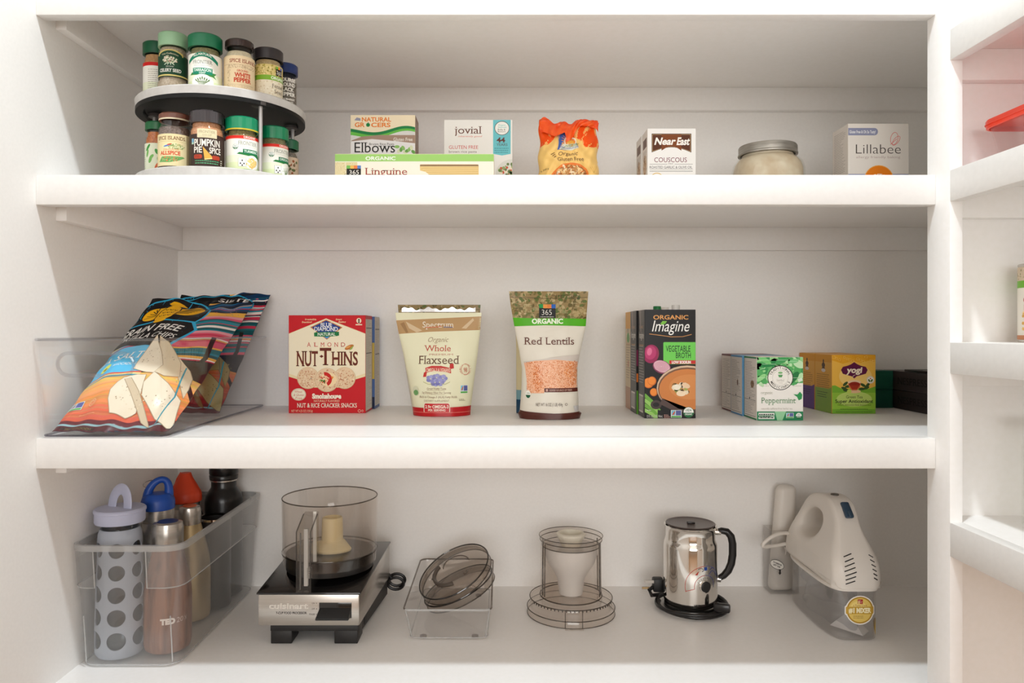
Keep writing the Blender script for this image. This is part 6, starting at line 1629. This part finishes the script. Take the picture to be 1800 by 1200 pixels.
A.lay(body, lambda u, v, q: ((0.0508 + q * .001) * math.sin(u / 50.8 + fd), -(0.0508 + q * .001) * math.cos(u / 50.8 + fd), dz + v * .001), clip=(-70, -42, 70, 62), du=2.5)
body.build('jug', t)
dm = Matrix.Translation((0.0508 * math.sin(fd), -0.0508 * math.cos(fd), dz)) @ Matrix.Rotation(fd, 4, 'Z') @ Matrix.Rotation(PI / 2, 4, 'X')
mb = MB(); b = MB(); b.lathe([(0.0118, -0.002), (0.0118, 0.0014), (0.0100, 0.0018)], M_CHROME, seg=40); b.lathe([(0.0100, 0.0008), (0.0098, 0.003), (0.0085, 0.0038), (0.006, 0.0036), (0, 0.0032)], paint((26, 24, 24), 0.35), seg=40)
b.v = [tuple(dm @ Vector(p)) for p in b.v]; b.build('dial_button', t)
MB().lathe([(0, 0.1592), (0.030, 0.1592), (0.0395, 0.1585), (0.0455, 0.1602), (0.0470, 0.1622), (0.0455, 0.1634), (0.041, 0.1618), (0.0385, 0.1612), (0, 0.1616)], paint((92, 80, 76), 0.3), seg=72).build('lid', t)
mb = MB(); mb.box(-0.006, 0.008, -0.005, 0.005, 0.1612, 0.1650, paint((34, 28, 28), 0.3), 0.0012); mb.build('lid_tab', t)
ha = -0.16
hp = [(0.049, 0.1475), (0.058, 0.1500), (0.068, 0.1485), (0.0755, 0.140), (0.0785, 0.126), (0.0785, 0.105), (0.0760, 0.088), (0.0705, 0.074), (0.062, 0.064), (0.053, 0.0585)]
hd = MB(); hd.tube([(r * math.cos(ha), r * math.sin(ha), z) for r, z in hp], [0.0055, 0.0068, 0.0075, 0.0080, 0.0080, 0.0080, 0.0080, 0.0078, 0.0070, 0.0058], M_BLK, seg=14, flat=0.9); ho = hd.build('handle', t)
mb = MB()
for z in (0.1475, 0.0575): mb.tube([(0.0445 * math.cos(ha), 0.0445 * math.sin(ha), z), (0.0565 * math.cos(ha), 0.0565 * math.sin(ha), z)], 0.0062, M_CHROME, seg=14)
mb.build('handle_stud', t)
pts = []
for k in range(64):
    a = math.radians(160 + k * 11.2); rr_ = 0.0605 + 0.005 * math.sin(k * 0.21) + 0.0035 * (k / 64)
    pts.append((rr_ * math.cos(a) * 1.06 + 0.004, rr_ * math.sin(a) * 0.98 - 0.004, 0.0042 + 0.0085 * k / 64 + 0.003 * max(0, math.sin(k * 0.24 + 1.0))))
pts += [(-0.072, 0.012, 0.0185), (-0.075, 0.020, 0.026), (-0.066, 0.026, 0.031), (-0.060, 0.026, 0.0325)]
co = MB(); co.tube(pts, 0.0037, M_BLK, seg=10); cord = co.build('power_cord', t)
mb = MB(); mb.box(-0.067, -0.047, 0.018, 0.038, 0.0215, 0.0475, paint((16, 15, 15), 0.5), 0.003); pl_ = mb.build('plug', cord)
mb = MB(); M_BR = paint((176, 150, 110), 0.3, 0.8)
mb.box(-0.083, -0.066, 0.019, 0.0205, 0.0395, 0.045, M_STEEL); mb.box(-0.083, -0.066, 0.033, 0.0345, 0.0360, 0.0415, M_STEEL); mb.tube([(-0.088, 0.027, 0.0278), (-0.066, 0.027, 0.0278)], 0.0022, M_BR, seg=10); mb.build('prongs', pl_)
mb = MB(); mb.box(0.030, 0.060, -0.060, -0.046, 0.010, 0.026, M_BLK, 0.004, mtx=Matrix.Rotation(-0.35, 4, 'Z') @ Matrix.Translation((0.016, 0.012, 0.003))); mb.build('cord_clip', cord)

# ------------------------------------------------------------------ hand mixer in its clear case
hx, hy = 0.613, 1.390
M_WHP = paint((226, 220, 212), 0.35)
t = thing('hand_mixer', 'white hand mixer sitting in its clear storage case with gold sticker', 'hand mixer', (hx, hy, Z4))
def plan(z, d=0.0, y0=-0.113, y1=0.108, hw=0.0455):
    pts = []
    n = 56
    for k in range(n):
        a = 2 * PI * k / n - PI / 2
        c_, s_ = math.cos(a), math.sin(a)
        e = 0.42 if s_ < 0 else 0.5
        x = (hw - d) * (abs(c_) ** e) * (1 if c_ >= 0 else -1)
        y = (y0 + y1) / 2 + ((y1 - y0) / 2 - d) * (abs(s_) ** (0.60 if s_ < 0 else 0.75)) * (1 if s_ >= 0 else -1)
        pts.append((x, y, z))
    return pts
M_CASE = clear('clear_case_plastic', (0.93, 0.925, 0.92), 0.06, 1.5, haze=0.05)
cs = MB(); loft(cs, [plan(0.0006, 0.004), plan(0.003, 0.001), plan(0.088), plan(0.088, 0.0018), plan(0.004, 0.003)], M_CASE, True, True)
prj = project(cs)
A = Art(84, 0.3)
gd = (206, 168, 70)
A.ell(0, 0, 25.5, 25.5, (238, 234, 226)); A.rrect(-26.5, -9, 26.5, 8, 3, (238, 234, 226)); A.ell(0, 0, 23.5, 23.5, (180, 138, 44)); A.ell(0, 0, 21, 21, (226, 196, 104)); A.ell(-3, 4, 14, 12, (236, 212, 130))
A.rect(-4.5, 11, 4.5, 19, (170, 34, 34)); A.greek(-3.5, 12, 3.5, 18, (230, 190, 170), 2, 0.8); A.text('a Turks Crew', 0, 6.8, 3.0, (150, 60, 30), w=24)
A.rrect(-24.5, -7, 24.5, 6, 2, (196, 156, 60)); A.text('#1', -15, -4.5, 8, (246, 236, 196), bold=0.05, w=10); A.text('MIXER', 6.5, -4.5, 8, (246, 236, 196), bold=0.05, w=26)
A.greek(-12, -16, 12, -9, (140, 100, 40), 3.0, 0.8)
sxx, szz = px_x(1508, 1.285) - hx, px_z(1069, 1.285) - Z4
A.lay(cs, lambda u, v, q: prj(sxx + u * .00098, szz + v * .00098, 0.0006 + q * .001), du=4.0, dv=6.0)
A = Art(85, 0.3); A.ell(0, 0, 10, 14, (226, 186, 50)); A.ell(0, 0, 8, 12, (240, 210, 90)); A.text('2-YEAR', 0, 0, 2.6, (120, 80, 20), w=11); A.greek(-6, -7, 6, -2, (140, 100, 30), 2.6, 0.8)
A.lay(cs, lambda u, v, q: prj(min(0.0425, 0.0370 + u * .001 * (0.45 if u > 0 else 0.7)), px_z(1101, 1.29) - Z4 + v * .001, 0.0007 + q * .001), du=3.0, dv=6.0)
cas = cs.build('storage_case', t)
mb = MB(); R = random.Random(4)
def film(u, v):
    a = u * 2 * PI; p = 0.026 + 0.006 * math.sin(3 * a + v * 8) + 0.004 * math.sin(7 * a - v * 13)
    return (p * math.cos(a) * 1.1, 0.0 + (0.085 + 0.012 * math.sin(4 * a + 5 * v)) * math.sin(a), 0.008 + v * 0.07 + 0.003 * math.sin(5 * a + v * 6))
mb.grid(film, 60, 14, clear('crinkled_bag', (0.86, 0.86, 0.87), 0.12, 1.6, haze=0.14, haze_col=(210, 208, 208)), wrap=True); mb.build('plastic_bag', t, smooth=80)
mb = MB(); mb.add([(-0.026, -0.06, 0.008), (0.012, -0.104, 0.006), (0.03, -0.088, 0.008), (0.0, -0.075, 0.038)], [[0, 1, 3], [1, 2, 3], [0, 3, 2], [0, 2, 1]], paint((214, 210, 208), 0.6)); mb.build('paper_slip', t)
# mixer body: one housing with a hand opening
def curve_body():
    cu = bpy.data.curves.new('m', 'CURVE'); cu.dimensions = '2D'; cu.fill_mode = 'BOTH'
    def spl(pts):
        s = cu.splines.new('POLY'); s.points.add(len(pts) - 1); s.use_cyclic_u = True
        for p, q in zip(s.points, pts): p.co = (q[0], q[1], 0, 1)
    def smooth(ctrl, per=6):
        out = []; n = len(ctrl)
        for i in range(n):
            p0, p1, p2, p3 = [Vector(ctrl[(i + d) % n]) for d in (-1, 0, 1, 2)]
            for k in range(per):
                s = k / per
                out.append(0.5 * ((2 * p1) + (p2 - p0) * s + (2 * p0 - 5 * p1 + 4 * p2 - p3) * s * s + (3 * p1 - p0 - 3 * p2 + p3) * s ** 3))
        return out
    o_ = [(-0.108, 0.089), (-0.1145, 0.095), (-0.1145, 0.120), (-0.106, 0.142), (-0.088, 0.172), (-0.074, 0.200), (-0.058, 0.221), (-0.032, 0.231), (0.008, 0.229), (0.046, 0.217), (0.076, 0.192), (0.093, 0.158), (0.101, 0.122), (0.104, 0.095), (0.098, 0.089), (0.03, 0.0885), (-0.05, 0.0885)]
    i_ = [(0.000, 0.150), (-0.018, 0.166), (-0.020, 0.184), (-0.008, 0.197), (0.020, 0.199), (0.048, 0.186), (0.062, 0.166), (0.058, 0.149), (0.030, 0.143)]
    spl(smooth(o_)); spl(smooth(i_)[::-1])
    cu.extrude = 0.028; cu.bevel_depth = 0.012; cu.bevel_resolution = 4; cu.offset = -0.012
    ob = bpy.data.objects.new('m', cu); COL.objects.link(ob)
    me = bpy.data.meshes.new_from_object(ob.evaluated_get(bpy.context.evaluated_depsgraph_get()))
    vs = [v.co.copy() for v in me.vertices]; fs = [list(p.vertices) for p in me.polygons]
    bpy.data.objects.remove(ob); bpy.data.curves.remove(cu); bpy.data.meshes.remove(me)
    b = bmesh.new(); bv = [b.verts.new(v) for v in vs]
    for f in fs:
        try: b.faces.new([bv[i] for i in f])
        except ValueError: pass
    bmesh.ops.remove_doubles(b, verts=b.verts, dist=1e-5)
    bmesh.ops.triangulate(b, faces=[f for f in b.faces if len(f.verts) > 4])
    bmesh.ops.subdivide_edges(b, edges=[e for e in b.edges if e.calc_length() > 0.014], cuts=2, use_grid_fill=True)
    for v in b.verts:
        y, z, x = v.co.x, v.co.y, v.co.z
        s = min(max((z - 0.115) / 0.085, 0), 1); s = s * s * (3 - 2 * s)
        hw = 1.15 * (1 - s) + 0.55 * s
        fr = min(max((y + 0.1145) / 0.045, 0), 1)
        hw *= 0.76 + 0.24 * math.sqrt(max(0.0, 1 - (1 - fr) ** 2))
        v.co = (x * hw, y, z)
    bmesh.ops.recalc_face_normals(b, faces=b.faces)
    return b
mb = MB(); mb.bm(curve_body(), M_WHP)
prj = project(mb)
M_SLOT = paint((34, 30, 28), 0.6)
def slot_bar(xc, zc, ln, tilt):
    pts = []
    for k in range(5):
        s = (k / 4 - 0.5) * ln
        p = prj(xc + s * math.cos(tilt), zc + s * math.sin(tilt)); pts.append((p[0], p[1] + 0.0004, p[2]))
    mb.tube(pts, 0.0011, M_SLOT, seg=6)
for k in range(7): slot_bar(px_x(1490, 1.285) - hx + 0.0006 * (k % 3), 0.102 + k * 0.0072, 0.0215 - abs(k - 2.5) * 0.0018, 0.32)
for k in range(6): slot_bar(0.0285 - 0.0007 * k, 0.108 + k * 0.0072, 0.008, -0.55)
mo = mb.build('housing', t, smooth=60)
loft(MB(), [plan(0.0865, -0.0005), plan(0.0865, -0.0022), plan(0.0915, -0.0022), plan(0.0925, 0.002)], M_WHP).build('case_lip', t)
mb = MB(); mb.lathe([(0, 0.0), (0.0075, 0.0), (0.007, 0.0035), (0, 0.0045)], paint((84, 78, 68), 0.4), seg=24, c=(0, 0, 0)); mb.build('speed_button', t, loc=(0.0, -0.022, 0.2298))
mb = MB(); mb.box(-0.0075, 0.0075, -0.016, 0.016, -0.003, 0.0045, paint((44, 70, 92), 0.4), 0.003); mb.box(-0.0035, 0.0035, -0.019, -0.006, 0.003, 0.0085, paint((44, 70, 92), 0.4), 0.002); mb.build('speed_switch', t, loc=(0.002, -0.0655, 0.2135), rot=(0.74, 0, 0))
cd = [(-0.028, 0.096, 0.124), (-0.052, 0.080, 0.134), (-0.080, 0.064, 0.133), (-0.101, 0.060, 0.120), (-0.100, 0.064, 0.112), (-0.072, 0.082, 0.108), (-0.044, 0.096, 0.108), (-0.030, 0.098, 0.106)]
def cm_(ctrl, per=8):
    out = []
    for i in range(len(ctrl) - 1):
        p0, p1, p2, p3 = [Vector(ctrl[min(max(i + d, 0), len(ctrl) - 1)]) for d in (-1, 0, 1, 2)]
        for k in range(per):
            s = k / per
            out.append(0.5 * ((2 * p1) + (p2 - p0) * s + (2 * p0 - 5 * p1 + 4 * p2 - p3) * s * s + (3 * p1 - p0 - 3 * p2 + p3) * s ** 3))
    return out + [Vector(ctrl[-1])]
MB().tube(cm_(cd), 0.0036, M_WHP, seg=10).build('power_cord', t)
# clear accessory box with a white appliance end standing in it
t = thing('accessory_box', 'narrow clear box with oval white sticker behind the hand mixer', 'clear box', (0.5735, 1.526, Z4))
bb_, bt_ = (-0.030, 0.030, -0.0215, 0.0215), (-0.030, 0.030, -0.0215, 0.0215)
mb = bin_shell(bb_, bt_, 0.0005, 0.130, 0.003, 0.0016, M_CASE)
A = Art(86); A.ell(0, 0, 15, 9, (40, 36, 34), rot=-24); A.ell(0, 0, 14.2, 8.2, (226, 222, 214), rot=-24); A.text('TO REMOVE', 0, 1, 2.6, (40, 36, 34), w=19, rot=-24, bold=0.04); A.text('LIFT TAB', -1, -3.6, 2.6, (40, 36, 34), w=15, rot=-24, bold=0.04)
A.poly([(4, -9), (8, -11), (7.2, -16), (9, -16), (5.6, -21), (2.6, -16), (4.4, -16)], (40, 36, 34))
A.lay(mb, lambda u, v, q: (-0.016 + u * .001, -0.0215 - q * .001 - 0.0003, 0.061 + v * .001))
mb.build('box_shell', t)
t = thing('attachment_handle', 'rounded white plastic handle rising from the clear box behind the mixer', 'appliance part', (0.5725, 1.5265, Z4 + 0.0028))
mb = MB(); b = bmesh.new(); bmesh.ops.create_cube(b, size=1.0); bmesh.ops.scale(b, vec=(0.050, 0.026, 0.215), verts=b.verts); bmesh.ops.translate(b, vec=(0, 0, 0.1075), verts=b.verts)
for v in b.verts:
    if v.co.z > 0.1: v.co.x = v.co.x * 0.80 + 0.012
    else: v.co.x = v.co.x * 1.0 - 0.001
bmesh.ops.bevel(b, geom=b.edges[:], offset=0.0125, segments=5, affect='EDGES', profile=0.5)
mb.bm(b, M_WHP); mb.build('grip', t)
# ------------------------------------------------------------------ things on the right-hand shelves
R2, R3, R4 = ZC + 0.2257, ZC - 0.0156, ZC - 0.268
t = thing('food_container', 'clear food container with orange-red lid on the right shelf', 'food container', (0.778, 0.945, R2))
M_FC = clear('container_plastic', (0.965, 0.955, 0.95), 0.05, 1.45, haze=0.03)
bin_shell((-0.088, 0.088, -0.094, 0.094), (-0.098, 0.098, -0.106, 0.106), 0.0008, 0.062, 0.018, 0.002, M_FC).build('tub', t)
M_RED = paint((240, 62, 26), 0.3)
mb = MB()
loft(mb, [rr_loop(-0.1005, 0.1005, -0.1085, 0.1085, 0.020, 0.056), rr_loop(-0.1015, 0.1015, -0.1095, 0.1095, 0.021, 0.0565), rr_loop(-0.1020, 0.1020, -0.110, 0.110, 0.021, 0.066), rr_loop(-0.1005, 0.1005, -0.1085, 0.1085, 0.020, 0.0685), rr_loop(-0.094, 0.094, -0.102, 0.102, 0.016, 0.0690), rr_loop(-0.092, 0.092, -0.100, 0.100, 0.015, 0.0655)], M_RED, False, True)
loft(mb, [rr_loop(-0.1005, 0.1005, -0.1085, 0.1085, 0.020, 0.056), rr_loop(-0.0985, 0.0985, -0.1065, 0.1065, 0.019, 0.056), rr_loop(-0.0985, 0.0985, -0.1065, 0.1065, 0.019, 0.0630)], M_RED, False, True)
mb.tube([(x, y, 0.0615) for x, y, _ in rr_loop(-0.1022, 0.1022, -0.1102, 0.1102, 0.021, 0)], 0.0009, M_RED, seg=6, closed=True)
mb.build('lid', t)
cr_ = 0.0365
t = thing('food_can', 'labelled can with green band at the right edge of the photo', 'can', (0.7615, 1.035, R3))
MB().lathe([(0, 0), (cr_ - 0.001, 0), (cr_, 0.001), (cr_ - 0.0004, 0.003), (cr_ - 0.0006, 0.106), (cr_, 0.108), (cr_ - 0.001, 0.1095), (cr_ - 0.003, 0.1085), (cr_ - 0.0035, 0.1065), (0, 0.1065)], M_STEEL, seg=64).build('can_body', t)
A = Art(91, 0.4); U = cr_ * 1000 * PI * 0.96
A.rect(-U, 0, U, 101, (232, 226, 214)); A.rect(-U, 82, U, 101, (206, 186, 160)); A.specks(120, A.in_rect(-U, 83, U, 100), [(186, 164, 136), (222, 206, 180), (150, 140, 100)], 0.6, 1.8); A.rect(-U, 72, U, 82, (110, 176, 50))
A.rect(-12, 82, 8, 97, (30, 28, 28)); A.rect(-12, 93, -2, 97, (110, 180, 60)); A.text('365', -2, 85, 6, (236, 232, 224), w=14)
A.text('ORGANIC', -8, 74.5, 5.4, (240, 246, 230), serif=True, bold=0.03, w=34); A.text('NO SALT ADDED', -12, 64, 4, (170, 110, 100), w=28); A.text('Chickpeas', -8, 51, 8, (180, 54, 44), w=42)
A.rect(-28, 40, 16, 48, (206, 52, 36)); A.text('NO SALT', -10, 42, 4, (244, 226, 214), bold=0.03, w=24)
A.specks(110, A.in_rect(-30, 8, 22, 38), [(230, 186, 110), (214, 164, 84), (242, 208, 146), (190, 140, 70)], 1.8, 3.2)
A.rect(-U, 0, U, 6, (196, 130, 90))
ml = MB(); A.lay(ml, lambda u, v, q: ((cr_ + q * .001) * math.sin(u / (cr_ * 1000) - 0.75), -(cr_ + q * .001) * math.cos(u / (cr_ * 1000) - 0.75), 0.004 + v * .001), du=3.0); ml.build('paper_label', t)
t = thing('canning_jar', 'clear jar with metal rim just entering the right edge of the photo', 'jar', (0.7505, 1.005, R4))
MB().lathe([(0, 0.0), (0.036, 0.0), (0.040, 0.004), (0.040, 0.11), (0.035, 0.122), (0.034, 0.14), (0.032, 0.14), (0.033, 0.121), (0.038, 0.109), (0.038, 0.005), (0, 0.004)], M_GLASS, seg=56).build('glass_body', t)
MB().lathe([(0.0350, 0.131), (0.0362, 0.131), (0.0362, 0.143), (0.0345, 0.145), (0, 0.1445)], M_ZINC, seg=64).build('lid', t)
